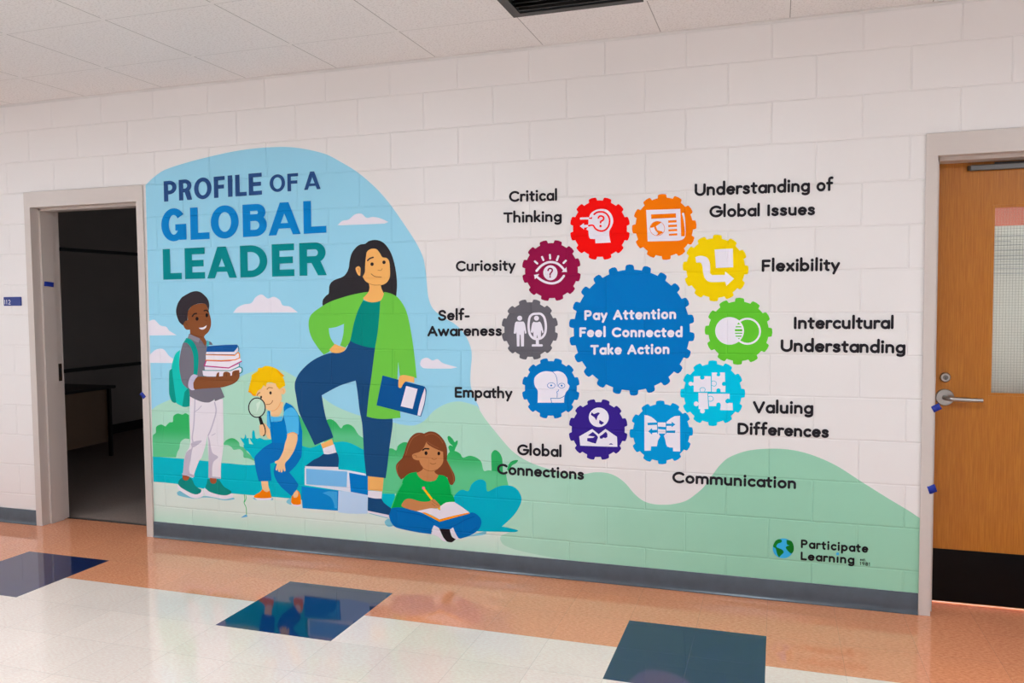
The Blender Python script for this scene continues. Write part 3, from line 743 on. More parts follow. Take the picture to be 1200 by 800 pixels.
# books first, then the arm that carries them
BOOKS = [
 ('painted_book', 'painted closed book with blue cover on top of the carried stack', (24, 84, 148),
  [po(B('525,205 620,198 740,190 882,187 886,212 842,270 518,270'))], [po(B('518,272 842,272 884,222 893,250 845,302 513,302'))], [ln(B, '885,200 897,220 897,262', 7), ln(B, '515,300 845,304', 6)]),
 ('painted_book', 'painted book with thin orange cover, second from the top of the carried stack', (240, 140, 34),
  None, [po(B('512,308 848,316 900,280 908,338 855,366 512,366'))], [ln(B, '515,304 850,313 890,277 906,296 908,336', 11, False), ln(B, '510,368 690,374 855,365 908,342', 11, False)]),
 ('painted_book', 'painted book with magenta cover, in the middle of the carried stack', (186, 40, 122),
  None, [po(B('512,378 760,384 915,346 930,378 785,458 497,438'))], [ln(B, '516,374 690,381 790,377 860,362', 9, False), ln(B, '516,376 494,436 780,460 930,382', 13, False)]),
 ('painted_book', 'painted book with slim teal edge, second from the bottom of the carried stack', (30, 140, 140),
  None, [po(B('497,448 780,466 905,410 905,442 820,487 500,486'))], [ln(B, '488,488 800,491 905,442 905,408', 9, False)]),
 ('painted_book', 'painted teal covered book at the bottom of the carried stack, on the hand', (24, 130, 130),
  None, [po(B('472,492 800,496 920,452 932,480 922,512 800,562 482,556'))], [ln(B, '905,447 936,462 936,506 905,525', 11), ln(B, '482,556 540,568 660,566', 11)])]
for nm, lab, c, cover, page, edge in reversed(BOOKS):
    bk = thing(nm, lab, 'book', 'books carried by the standing figure')
    fill('page_block', (232, 224, 232), page, bk)
    if cover: fill('cover', c, cover, bk)
    fill('cover_edge', c if not cover else (40, 70, 120), [q for e in edge for q in e], bk)
    settle(bk)
LAY[0] += 1
fa = fill('forearm', BROWN, [arm], p1)
fill('finger_line', (96, 54, 34), ln(B, '752,520 757,560', 7)+ln(B, '858,505 852,548', 7)+ln(B, '640,570 665,558', 6)+ln(B, '880,500 876,540', 5)+ln(B, '735,530 738,556', 5), fa)
settle(p1)

# ---- crouching figure with the magnifying glass
LAY[0] = 40
PEACH = (247, 199, 146); OVER = (0, 116, 186); OVER2 = (8, 108, 178); TEE = (76, 178, 226)
p2 = thing('painted_person', 'painted figure with yellow hair crouching in blue overalls, one hand on the knee', 'person', 'painted people')
face2 = sm(E('295,390! 300,345 330,318 365,303 390,270 430,242 480,235 530,245 560,290 585,310! 612,285 640,298 646,340 622,370 597,362! 602,420 592,455! 622,462! 600,570 560,625 490,628 470,582! 480,565! 440,555 415,530 405,480 345,400'))
armr = sm(F('668,135! 700,120 740,113 784,138! 786,200 750,320 690,420 640,480 646,560 632,572 617,535! 610,578 590,580 588,542! 577,577 560,570 556,535! 545,562 530,550 545,482! 525,475 523,455 570,430 620,330 640,240 658,190'))
arml = sm(F('340,40! 345,28 385,22 392,0! 440,50 466,110 472,196! 430,178! 415,140 372,158 350,148 340,90'))
calf = [sm(G('360,235! 440,235! 447,300 462,348 430,362 400,352 376,330')), sm(G('735,395! 750,365 775,338! 795,372 782,422 745,428'))]
tors2 = [sm(E('437,562! 462,566 468,640 476,690! 540,690 600,680! 625,600 625,520 650,463! 720,500 775,568 800,620 828,740!')+F('842,100! 840,280 832,400! 700,540! 560,440! 490,430 488,240! 468,100 462,0!'))]
legl = sm(F('490,234! 400,285 320,358 282,410 290,500 310,600 332,687! 480,681! 478,620 470,560 466,480! 520,462 600,430! 660,330! 640,240!'))
legr = sm(F('600,430! 530,490 508,560 512,610 530,660 560,710 600,760!')+G('600,310! 715,412! 745,372 772,342! 797,285!')+F('795,722! 745,650 688,583! 770,500 832,400! 760,300!'))
fill('body', PEACH, [face2, armr, arml, legl, legr]+tors2+calf, p2)
[fill('calf', PEACH, [q], p2) for q in calf]
ov = fill('overalls', OVER, tors2, p2)
fill('trouser_leg', OVER2, [legl], ov); fill('trouser_leg', OVER2, [legr], ov)
tee = fill('shirt', TEE, [sm(E('468,622! 490,629 560,633 612,625! 600,676! 540,688 476,692!')), sm(E('428,572! 446,570! 470,740!')+F('458,76! 430,62!')+E('428,700!'))], p2)
fill('sleeve', TEE, [sm(E('622,600 645,555 685,530 720,524 760,555 795,620 803,720!')+F('800,142! 782,140 740,114 700,121 665,137! 652,40!')+E('640,690!'))], p2)
sk = fill('forearm', PEACH, [armr], p2); fill('forearm', PEACH, [arml], p2)
[fill('skin_shade', (232, 158, 96), q, p2) for q in (ln(F, '668,137 700,122 740,116 782,138', 9), ln(E, '480,563 520,556 560,520 590,460', 8), ln(E, '605,310 622,320 625,345', 6))]
fill('hair', (250, 196, 4), [sm(E('208,340! 225,260 245,180 247,145! 265,130! 320,97! 323,62! 372,56! 400,40 430,36 480,45 545,73 590,115 632,152! 613,165! 635,220 642,270! 600,290 578,312! 545,280 530,245! 480,230 430,235 415,282! 390,262! 360,307! 320,330 295,392! 262,385! 240,357!'))], p2)
fill('hair_tip', (250, 160, 10), [sm(E('208,340! 222,345 240,357! 262,385! 295,392! 292,370 265,362 235,325')), sm(E('540,75! 590,115 632,152! 613,165! 590,150 560,110'))], p2)
fill('eye', (48, 28, 30), [el(E, 360, 402, 11, 16), el(E, 470, 352, 14, 19)], p2)
fill('eyebrow', (176, 116, 66), ln(E, '312,382 328,358 346,350', 12)+ln(E, '430,310 450,290 492,294', 11), p2)
fill('smile', (158, 88, 50), ln(E, '420,486 455,486 482,468 495,442', 8), p2)
for sf, so in (('273,415! 300,390 345,365 376,328! 400,352 430,362 460,346! 472,385 481,432! 390,438 290,432', '275,420! 290,431 390,437 481,430! 479,450 390,457 310,453'),
               ('775,340! 805,362 823,420 826,506! 790,513 735,506 711,482! 718,420 735,393! 742,426 782,422 796,375', '711,484! 735,506 790,513 826,505! 820,526 770,530 722,511')):
    sh = fill('shoe', (250, 132, 6), [sm(G(sf))], p2); fill('sole', WHITE, [sm(G(so))], sh)
settle(p2)
mg = thing('painted_magnifying_glass', 'painted magnifying glass with thin black rim held up to the yellow haired face', 'magnifying glass')
fill('lens', (184, 214, 192), [el(E, 311, 525, 96, 112, 40)], mg)
fill('lens_glint', (206, 226, 208), [sm(E('300,480! 350,450 335,520 300,590! 310,540'))], mg)
fill('rim', (42, 40, 42), ribbon(el(E, 311, 525, 97, 113, 44), 1.3, True), mg)
hd = fill('handle', (34, 30, 32), [sm(E('328,640! 360,634! 385,712 350,728!'))]+ln(F, '360,0 372,22', 34), mg)
fill('handle_tip', (34, 24, 24), ln(F, '385,12 402,55 410,110 397,150 385,155', 12), mg)
fill('finger', PEACH, [sm(F('340,28! 380,20! 395,60 400,80 392,105 404,125 385,148 350,148 341,90'))], mg)
settle(mg)

# ---- standing figure in the green jacket
LAY[0] = 40
H = frm(370, 275, 10); I = frm(355, 330, 8); J = frm(335, 400, 6.6667); K = frm(335, 500, 8); L = frm(345, 535, 10)
TAN = (234, 172, 98); NAVY = (26, 70, 114); GREEN = (106, 188, 66); GTEAL = (0, 128, 116)
p3 = thing('painted_person', 'painted figure with long black hair in green jacket, one foot raised on blocks', 'person', 'painted people')
fill('hair', (46, 42, 45), [sm(H('78,810! 85,760 120,715 150,690 155,650 160,600 180,560 210,535 255,515 300,500 335,478 355,455 375,420 388,380 395,320 405,270 425,210 470,150 520,115 580,105 620,75 690,60 760,73 820,118 880,210 920,330 945,470 952,600 942,725! 850,720! 600,740! 150,830! 85,850!'))], p3)
face3 = sm(H('600,200 640,168 690,162 720,175 750,210 782,255 830,268 860,310 870,400 868,490 840,550 800,580 762,590! 775,640 800,690! 770,760 720,785 640,790 580,768 553,742! 610,680 630,625 622,568! 580,540 550,490! 575,440 578,380 582,310 590,250'))
ear3 = sm(H('468,390 500,368 525,390 522,480! 500,475 475,430'))
handl = sm(I('300,582! 340,600 405,620! 380,652 330,668 270,662 248,635!'))
handr = sm(J('880,310! 890,270 930,262 1003,278! 1003,322! 940,312 918,330 900,362 880,356'))
jl = sm(I('615,95! 560,102 430,130 250,190 120,270 70,320 54,380 60,460 90,540 150,630 195,682! 245,655 300,590! 265,540 248,490 242,435! 310,425 385,394! 380,480 365,550 348,597! 400,617! 440,560 480,380 520,260 567,168!'))
jr = sm(px('450,341.9! 458,343.8 465,347.5 471.3,355 476.3,365 480,380 483.8,402.5 486.3,422.5 488.3,443! 478,440.6 468.5,440.2! 466.7,424! 465.8,443 467,462 469.4,489.4! 460,490.3 449,490.8 438,489.8 429.6,487.8! 432.5,460 435.5,439 439.3,409 442.5,390 444.4,371.3 445.6,352.5!'))
shirt3 = sm(I('555,168! 600,185 640,192 690,185 726,172! 718,330 702,480 684,622! 600,612 500,582 440,552! 478,380 515,260'))
tr3 = sm(px('410,398.5! 405.5,409 399.5,412.8 387.5,413.5 374,418 362,425.5 351.5,436 346.2,446 345.4,454 346.8,463 350,481 354.5,492 360,503 368.8,521.4! 390.6,512.4! 387,502 383,493 380,481 377,463! 398,451.8 416.8,445.8! 419,460 421.3,479.5 424.3,496 425.5,512 426.8,535 429.4,557.5! 451.9,560! 454,545 456.3,525 459.8,500 460,489! 445,480! 444,430! 441,407.2! 430,406 420,403'))
sk3 = [sm(K('328,160! 432,114! 448,168! 345,203!')), sm(K('768,460! 917,478! 906,604! 768,592!'))]
fill('body', TAN, [face3, ear3, handl, handr, shirt3, tr3, jl]+sk3, p3)
[fill('ankle', TAN, [q], p3) for q in sk3]
fill('trousers', NAVY, [tr3], p3)
fill('shirt', GTEAL, [shirt3], p3)
jk = fill('jacket', GREEN, [jl, jr], p3)
fill('sleeve_line', (78, 160, 50), ln(px, '460,409 459.6,430 459.2,442', .5), jk)
fill('hand', TAN, [handl], p3)
hd3 = fill('face', TAN, [face3, ear3], p3)
fill('face_line', (190, 126, 66), ln(H, '622,570 680,588 760,588', 8)+ln(H, '730,415 765,416 778,397', 9)+ln(H, '488,400 505,400 508,440', 6), hd3)
fill('eye', (38, 30, 32), [el(H, 660, 344, 20, 21), el(H, 800, 322, 20, 21)], p3)
fill('eyebrow', (46, 40, 42), ln(H, '608,302 635,277 672,265', 17), p3)
fill('fringe', (46, 42, 45), [sm(H('700,150! 725,178 750,212 782,262 830,272 868,312! 890,260 820,160 740,130'))], p3)
fill('smile', (140, 84, 50), ln(H, '650,458 675,478 705,491 768,496', 8), p3)
for so, wt, sol, kk in (('182,366! 230,330 262,308 310,285 352,253! 400,258 470,240! 482,245 496,300 491,376! 330,374', '345,203! 452,163! 474,240! 400,256 358,254!', '180,367! 330,373 491,376! 493,403! 340,396 181,385!', K),
                        ('862,470! 1020,490! 1050,540 1132,602! 1125,640 1105,682! 860,632!', '863,396! 1028,408! 1022,490! 940,488 860,472!', '860,632! 1105,682! 1102,714! 860,654!', L)):
    s3 = fill('shoe', NAVY, [sm(kk(so))], p3); fill('sole', WHITE, [sm(kk(sol))], s3); fill('sock', WHITE, [sm(kk(wt))], p3)
settle(p3)
hb = thing('painted_book', 'painted navy book with white label held down in the green sleeved hand', 'book')
fill('cover', (10, 78, 138), [sm(J('755,265! 885,300! 930,311 1060,345! 1085,354 1098,380 1092,450 1080,510 1055,587! 1030,580! 708,498! 738,350'))], hb)
fill('label', WHITE, [po(J('940,347 1029,371 990,526 897,505'))], hb)
fill('page_block', WHITE, [sm(J('1086,362! 1091,400 1085,460 1070,520 1050,581! 1028,576! 1042,500 1065,420'))], hb)
settle(hb)
LAY[0] += 1
o = fill('hand', TAN, [handr], p3); o.location = -p3.location
o.data.transform(Matrix.Translation(-p3.location)); o.location = (0, 0, 0)

# ---- blocks under the raised foot
LAY[0] = 34
b2 = thing('painted_block', 'painted blue block with pale right side, lower of the two stacked blocks', 'block', 'painted blocks')
fill('side_face', (184, 208, 234), [po(L('512,398 660,408 862,450 856,666 740,668 620,665 512,650'))], b2)
fill('front_face', (8, 128, 198), [po(L('84,348 516,400 510,632 300,618 95,602 84,450'))], b2)
fill('sheen', (60, 160, 216), [sm(L('330,425! 420,470 460,540 470,600! 500,605! 500,410! 400,405'))], b2)
settle(b2)
b1 = thing('painted_block', 'painted pale blue block with dark side, upper block under the raised foot', 'block', 'painted blocks')
fill('rim', (222, 226, 240), [po(L('120,128 520,148 640,160 836,198 840,222 640,192 660,415 120,332'))], b1)
fill('front_face', (116, 180, 226), [po(L('138,140 620,174 612,356 140,322'))], b1)
fill('side_face', (2, 116, 188), [po(L('642,186 858,226 862,450 660,410 650,300'))], b1)
settle(b1)

# ---- seated figure writing
LAY[0] = 40
Mm = frm(450, 500, 10); N = frm(450, 560, 10)
TANB = (190, 126, 78); GSH = (2, 162, 72); JEAN = (2, 102, 172)
p4 = thing('painted_person', 'painted figure with brown hair sitting cross legged in green top, writing in a notebook', 'person', 'painted people')
fill('hair', (120, 64, 36), [sm(Mm('200,616! 160,560 140,490 148,435 210,370! 235,310 270,200 310,125 370,75 430,68 470,78! 530,54 600,63 660,105 715,180 740,270 737,390! 780,470 825,560 832,630 800,682! 772,672 740,590! 640,600! 500,560! 400,560! 300,560!'))], p4)
face4 = sm(Mm('495,178! 520,210 600,255 692,292! 694,400 672,450 620,500 590,520! 605,545 638,562! 605,622 540,638 470,628 410,585 383,540! 440,510 458,480 430,440 412,392! 370,387 338,365 330,330 360,310 420,290 465,245'))
shirt4 = sm(Mm('385,528! 410,582 470,627 540,640 600,622 638,560! 700,570 740,600 770,680 790,790!')+N('805,200 830,262! 820,290! 660,340! 400,385! 220,350! 80,362! 110,270 150,170 210,60!')+Mm('230,605 260,570 310,540'))
arm4 = sm(N('208,330 225,280 260,247 320,244 430,275 520,275 580,247 620,278 662,325! 650,347 600,354 540,354 380,387! 300,367'))
jean = sm(N('58,410 75,370 100,350 180,343 280,360 440,405! 590,482! 650,512! 1003,412! 1030,402 1080,420 1130,470 1141,530 1110,600 1030,662 900,709! 870,700 830,640 810,578! 770,602 650,592 585,553! 560,605 555,656! 400,636 230,602 130,572 80,512 60,450'))
fill('body', TANB, [face4, shirt4, arm4, jean], p4)
gs = fill('shirt', GSH, [shirt4], p4)
[fill('shirt_edge', (60, 188, 112), q, gs) for q in (ln(N, '85,350 115,270 155,170 215,62', 11), ln(Mm, '785,690 800,790', 9))]
jn = fill('jeans', JEAN, [jean], p4)
fill('jean_fold', (0, 84, 152), ln(N, '150,385 280,405 450,440 590,520', 9)+ln(N, '240,595 400,602 560,622', 8)+ln(N, '680,590 830,555 950,490 1060,450', 9)+ln(N, '1000,640 1090,580', 7), jn)
for q in ('585,553! 650,592 682,680 735,744! 690,735 640,690 555,657!', '770,602! 810,578! 835,640 870,700 882,709! 840,718 800,680'):
    fill('sock', WHITE, [sm(N(q))], p4)
fill('shoe', (34, 26, 28), [sm(N('648,592! 770,598! 782,650 800,690 842,716! 800,749 770,751 738,742 700,700 670,640'))], p4)
fc = fill('face', TANB, [face4], p4)
fill('face_line', (140, 84, 48), ln(Mm, '455,480 500,508 560,518 620,500', 6)+ln(Mm, '560,372 588,382 615,373', 7)+ln(Mm, '345,330 375,335 380,360', 6)+ln(Mm, '540,425 575,437 608,426', 7), fc)
fill('eye', (36, 22, 22), [el(Mm, 493, 308, 18, 23), el(Mm, 642, 312, 17, 22)], p4)
fill('eyebrow', (40, 26, 24), ln(Mm, '455,272 480,256 525,258', 17), p4)
[fill('hair_strand', (152, 90, 56), q, p4) for q in (ln(Mm, '165,560 150,490 165,440', 9), ln(Mm, '255,330 290,220 340,130 420,85', 7), ln(Mm, '480,105 560,80 640,120 690,190', 6), ln(Mm, '500,170 560,210 640,250', 5), ln(Mm, '745,410 790,510 815,600 812,650', 7))]
settle(p4)
nb = thing('painted_notebook', 'painted open white notebook with orange cover on the crossed legs', 'notebook')
fill('cover', (246, 146, 10), [sm(N('438,402! 480,402! 560,440 650,484! 820,440 995,399! 1005,414! 830,462 650,513! 560,462'))], nb)
fill('page', WHITE, [sm(N('385,387! 460,370 540,352 620,362! 660,330 720,290 770,280 822,279! 915,340 1000,402! 820,440 650,484! 560,430 480,402! 440,404!'))], nb)
settle(nb)
pc = thing('painted_pencil', 'painted yellow pencil with pink eraser in the writing hand', 'pencil')
fill('shaft', (248, 188, 20), ribbon(N('470,130 562,250'), 2.4, cap=False)+[sm(N('630,345! 660,343! 657,372! 632,368!'))], pc)
fill('eraser', (226, 110, 140), [el(N, 464, 117, 18)], pc)
fill('point', (60, 40, 30), [po(N('645,370 660,368 656,380'))], pc)
settle(pc)
hn = fill('forearm', TANB, [arm4], p4); hn.data.transform(Matrix.Translation(-p4.location))
hk = fill('knuckle_line', (150, 92, 54), ln(N, '560,262 590,290 640,322', 5)+ln(N, '560,300 600,330', 5), p4); hk.data.transform(Matrix.Translation(-p4.location))

# ---- gears -----------------------------------------------------------------------
def gear_poly(cx, cy, rx, ry, teeth, phase, root=.893, wt=15.0, wb=18.5):
    out = []; st = 360/teeth; k = teeth/12.0; wt /= k; wb /= k
    def P(a, r): a = math.radians(a-90); return (cx+rx*r*math.cos(a), cy+ry*r*math.sin(a))
    for i in range(teeth):
        c = phase+i*st
        nx = (st-wb)/5
        out += [P(c-wb/2, root), P(c-wb/2+.6/k, root+.018), P(c-wt/2-.2, .972), P(c-wt/2+1.4/k, .994), P(c, 1.002), P(c+wt/2-1.4/k, .994), P(c+wt/2+.2, .972), P(c+wb/2-.6/k, root+.018)]
        out += [P(c+wb/2+nx*j, root) for j in range(0, 5)]
    return out
GW = (231, 224, 233)
def gear(rgb, cx, cy, rx, ry, phase, label, teeth=12, grp='gears around the blue centre gear', **kw):
    LAY[0] = 40
    g = thing('painted_gear', label, 'gear', grp)
    fill('gear_disc', rgb, [gear_poly(cx, cy, rx, ry, teeth, phase, **kw)], g)
    return g
RED = (238, 12, 8); ORA = (252, 124, 0); YEL = (242, 206, 0); GRE = (94, 186, 46); CYA = (0, 186, 216); COM = (0, 142, 202); PUR = (52, 32, 128); EMP = (0, 112, 182); GRY = (98, 94, 100); MAR = (140, 16, 64); CEN = (0, 110, 180)

T = frm(655, 222, 10)
g = gear(RED, 703.1, 267.8, 35.4, 37, 15, 'red gear with white head in profile and question mark')
hd = fill('head_symbol', GW, [sm(T('345,350! 370,285 420,245 500,227 570,243 620,300 636,370 620,430 590,490 594,560 608,621! 428,630! 425,580! 380,578 362,572 350,545 345,482! 318,467! 342,440! 345,390'))], g)
fill('arrow', GW, ln(T, '258,340 345,338', 26, False)+[po(T('245,430 292,393 294,415 350,413 350,440 296,446 294,467'))], g)
fill('ring_line', RED, ln(T, '412,290 440,270 470,262 520,264 565,292 592,345 588,410 560,460 515,484 470,482 430,460 405,425 385,418 350,424', 20), hd)
fill('arrow_tip', RED, [po(T('352,330 372,330 388,318 390,345 372,344 352,344'))], hd)
fill('question_mark', RED, ln(T, '462,332 472,315 495,310 518,320 524,342 512,362 492,372 488,388', 20)+[el(T, 488, 428, 14)], hd)
settle(g)

T = frm(730, 222, 10)
g = gear(ORA, 778.4, 265.8, 37.8, 38.6, -4, 'orange gear with white newspaper page and small globe')
pg = fill('newspaper_symbol', GW, [sm(T('272,240! 672,227! 682,545! 725,540 718,400 692,285! 700,272 716,275! 728,340 733,530 715,572 680,592 640,600! 290,608!'))], g)
fill('page_slit', ORA, ln(T, '680,235 690,400 692,545', 15, False, cap=False), pg)
fill('headline_bar', ORA, [po(T('330,292 620,279 622,330 332,343'))], pg)
for q in ('530,363 628,358 628,385 532,390', '530,415 632,410 634,437 532,441', '532,467 634,461 636,487 534,491', '538,520 636,512 637,537 540,541'): fill('text_bar', ORA, [po(T(q))], pg)
fill('globe_symbol', ORA, ribbon(el(T, 403, 457, 86, 84), .55, True)+[sm(T('318,445! 350,395 400,374 450,378! 432,400 400,420 385,440! 360,440 340,447')), sm(T('360,425! 390,440 405,475 455,488! 470,505! 430,528 390,538! 410,510 380,478'))], pg)
settle(g)

T = frm(780, 270, 10)
g = gear(YEL, 838.6, 313.9, 38.6, 39.1, 3.5, 'yellow gear with white square and bent arrow')
fill('square_symbol', GW, [po(T('574,222 788,211 792,430 590,438'))], g)
fill('arrow_symbol', GW, [sm(T('348,312! 380,300 430,298 485,318 515,370 522,440 522,500 545,522! 695,520! 698,480! 802,565! 712,648! 698,600! 540,604 490,590 455,550 440,490 432,420 415,380 400,374! 360,376!'))], g)
settle(g)

T = frm(810, 345, 10)
g = gear(GRE, 865.5, 388, 39.6, 39.2, 2, 'green gear with white disc overlapping an open ring')
ds = fill('disc_symbol', GW, [el(T, 450, 426, 169, 162, 48)], g)
fill('ring_symbol', GW, ribbon(el(T, 660, 430, 147, 147, 48), 2.3, True), g)
for q in ('538,350 573,350 556,326', '518,385 590,385 585,371 524,371', '511,430 600,430 597,405 513,405', '514,460 597,460 599,447 512,447', '524,494 588,494 592,480 519,480', '545,512 573,512 560,525'): fill('stripe', GRE, [po(T(q))], ds)
settle(g)

T = frm(780, 420, 10)
g = gear(CYA, 835.2, 460.6, 38, 38.4, 0, 'light cyan gear with four white jigsaw pieces')
pcs = [fill('jigsaw_piece', GW, [po(T('330,208 402,205 408,205 402,225 412,242 430,248 450,240 457,222 452,205 530,208 532,386 330,389 330,318 310,312 295,322 275,312 268,293 278,275 298,270 312,280 330,276'))], g),
 fill('jigsaw_piece', GW, [po(T('541,165 600,162 605,170 597,185 600,202 620,210 638,202 642,185 636,168 640,163 695,162 698,272 680,272 664,280 658,298 664,314 680,320 702,318 700,392 644,392 645,365 632,350 612,348 596,360 594,390 542,389'))], g),
 fill('jigsaw_piece', GW, [po(T('385,400 490,400 501,590 450,592 450,605 387,590 386,545 370,540 370,520 386,518')), el(T, 358, 530, 28), el(T, 432, 614, 28)], g),
 fill('jigsaw_piece', GW, [po(T('500,412 750,411 750,472 728,468 708,478 698,498 706,518 724,526 745,518 785,520 789,606 640,603 648,545 640,522 620,513 600,522 593,540 594,556 510,557'))], g)]
fill('joint_line', CYA, ln(T, '542,270 562,262 590,275 596,298 582,320 560,322 540,312', 6), pcs[1]); fill('joint_line', CYA, ln(T, '408,385 402,360 418,342 448,342 464,360 456,385', 7), pcs[0]); fill('joint_line', CYA, ln(T, '505,445 530,440 555,455 556,485 535,500 510,498', 7), pcs[3])
settle(g)

T = frm(715, 465, 10)
g = gear(COM, 774.9, 506.5, 37.2, 37.3, -2, 'blue gear with two white facing heads and arrows, above the word Communication')
hd = fill('heads_symbol', GW, [po(T('402,212 440,216 480,232 515,258 540,282 552,298 655,298 680,275 710,250 755,225 818,220 821,638 738,636 736,592 700,592 668,580 655,552 645,500 630,455 645,437 645,428 572,428 572,437 588,460 560,510 548,578 480,578 476,628 402,630'))], g)
for q in ('438,302 550,298 550,326 440,330', '560,346 652,352 652,383 562,376', '660,394 764,392 762,422 660,420'): fill('bar', COM, [po(T(q))], hd)
fill('arrow', COM, [po(T('660,313 720,312 722,290 764,322 722,354 720,338 660,339'))], hd); fill('arrow', COM, [po(T('446,402 488,366 495,386 550,384 550,416 495,420 490,440'))], hd)
fill('gap_line', COM, ln(T, '553,298 556,428', 9, False)+ln(T, '657,298 653,430', 9, False), hd)
settle(g)

T = frm(645, 462, 10)
g = gear(PUR, 701, 503.1, 34.8, 36, 15.5, 'purple gear with white globe above a row of rooftops')
gl = fill('globe_symbol', GW, [el(T, 567, 268, 117, 114, 40)], g)
fill('continent', PUR, [po(T('482,208 510,230 560,210 580,220 552,255 540,305 515,268 474,240'))], gl); fill('continent', PUR, [po(T('575,298 630,332 598,357 570,337'))], gl)
ho = fill('rooftop_symbol', GW, [po(T('338,492 490,404 565,466 645,404 780,496 785,614 560,608 350,600'))], g)
fill('dark_patch', PUR, [po(T('438,482 497,438 540,475 558,500 532,576 490,566 430,545 432,512 500,508 520,494 470,488'))], ho)
fill('dark_patch', PUR, [po(T('578,490 610,470 650,436 668,462 668,500 645,512 620,505 605,520 580,515'))], ho); fill('dark_patch', PUR, [sm(T('684,588! 710,572 737,588!'))], ho)
settle(g)

T = frm(585, 412, 10)
g = gear(EMP, 645.5, 454.9, 34.1, 35.8, 15.5, 'blue gear with two white merged faces')
hd = fill('heads_symbol', GW, [sm(T('450,597! 452,520 450,455 420,405 409,350 420,295 480,245 550,228 625,237! 690,227 755,252 795,310 802,370 824,402 805,450! 785,470 765,520 760,597!'))], g)
fill('face_outline', EMP, ln(T, '630,238 662,275 678,330 681,405', 6)+ln(T, '695,445 690,462 675,470 680,490 678,535', 7)+ln(T, '602,545 700,546 735,535 762,518', 7)+ln(T, '604,545 615,597', 7), hd)
for cx, cy, rx, ry in ((610, 395, 46, 32), (732, 397, 38, 28)):
    fill('eye_outline', EMP, ribbon(el(T, cx, cy, rx, ry), .6, True)+[el(T, cx, cy, 11)], hd)
settle(g)

T = frm(565, 345, 10)
g = gear(GRY, 620.9, 386, 33.4, 35.8, 14.5, 'grey gear with white person standing before a mirror')
fill('person_symbol', GW, [el(T, 440, 277, 29), sm(T('400,316! 440,318 482,316! 500,340 520,452! 502,460! 492,420 490,608! 457,608! 450,470! 440,470! 438,608! 408,608! 402,440! 392,460! 370,455! 384,340'))], g)
mi = fill('mirror_symbol', GW, ribbon(spline(T('640,224 690,228 728,270 746,360 738,450 700,505 640,522 590,505 556,455 544,370 556,270 590,232'), True, 6), 2.7, True)+[po(T('628,520 664,520 666,582 705,582 712,595 705,609 585,609 580,595 588,582 630,582'))], g)
fill('reflection_symbol', GW, [el(T, 637, 277, 29), sm(T('602,318! 640,325 675,316! 695,345 720,440! 705,456! 692,420 688,510! 655,522! 645,470! 636,520! 602,508! 600,430! 590,452! 570,440! 585,345'))], mi)
settle(g)

T = frm(590, 277, 10)
g = gear(MAR, 646.2, 316.9, 34.7, 36.1, 13.5, 'maroon gear with white eye and question mark pupil')
for q in ('368,292 396,316', '452,240 468,276', '544,216 547,258', '643,232 626,278', '730,284 704,310'): fill('eyelash', GW, ln(T, q, 24, False), g)
fill('eye_outline', GW, ln(T, '388,402 440,346 500,310 560,300 625,314 675,350 712,392', 27)+[po(T('682,416 738,358 744,416'))], g)
fill('eye_outline', GW, ln(T, '380,462 450,515 520,543 590,547 660,518 708,462', 27)+[po(T('358,450 418,438 400,470 368,500'))], g)
pu = fill('pupil', GW, [el(T, 550, 425, 83, 88, 40)], g)
fill('question_mark', MAR, ln(T, '522,398 530,380 548,374 568,382 572,402 558,424 548,436 547,452', 17)+[el(T, 547, 473, 10)], pu)
settle(g)

# ---- lettering --------------------------------------------------------------------
BK = (40, 36, 40)
e = .09; b_, c_, x_ = e, 1-e, .645; AT = 1.17-e
def ar(cx, cy, rx, ry, a0, a1, n=14):
    """arc, degrees counter-clockwise from the right, v upwards"""
    return [(cx+rx*math.cos(math.radians(a0+(a1-a0)*i/n)), cy+ry*math.sin(math.radians(a0+(a1-a0)*i/n))) for i in range(n+1)]
mx, my, orx, ory = e+.24, (b_+x_)/2, .24, (x_-b_)/2
def sxy(s, ox=0): return [(q[0]+ox, q[1]) for q in s]
S_LOW = spline([(.43, .54, 0), (.36, .615, 0), (.25, .635, 0), (.14, .60, 0), (.115, .50, 0), (.20, .41, 0), (.33, .35, 0), (.43, .27, 0), (.42, .16, 0), (.30, .095, 0), (.18, .10, 0), (.09, .17, 0)], False, 4)
S_CAP = spline([(.60, .76, 0), (.52, .88, 0), (.36, .915, 0), (.19, .86, 0), (.13, .72, 0), (.20, .59, 0), (.36, .51, 0), (.55, .42, 0), (.62, .28, 0), (.53, .13, 0), (.35, .085, 0), (.17, .13, 0), (.09, .26, 0)], False, 4)
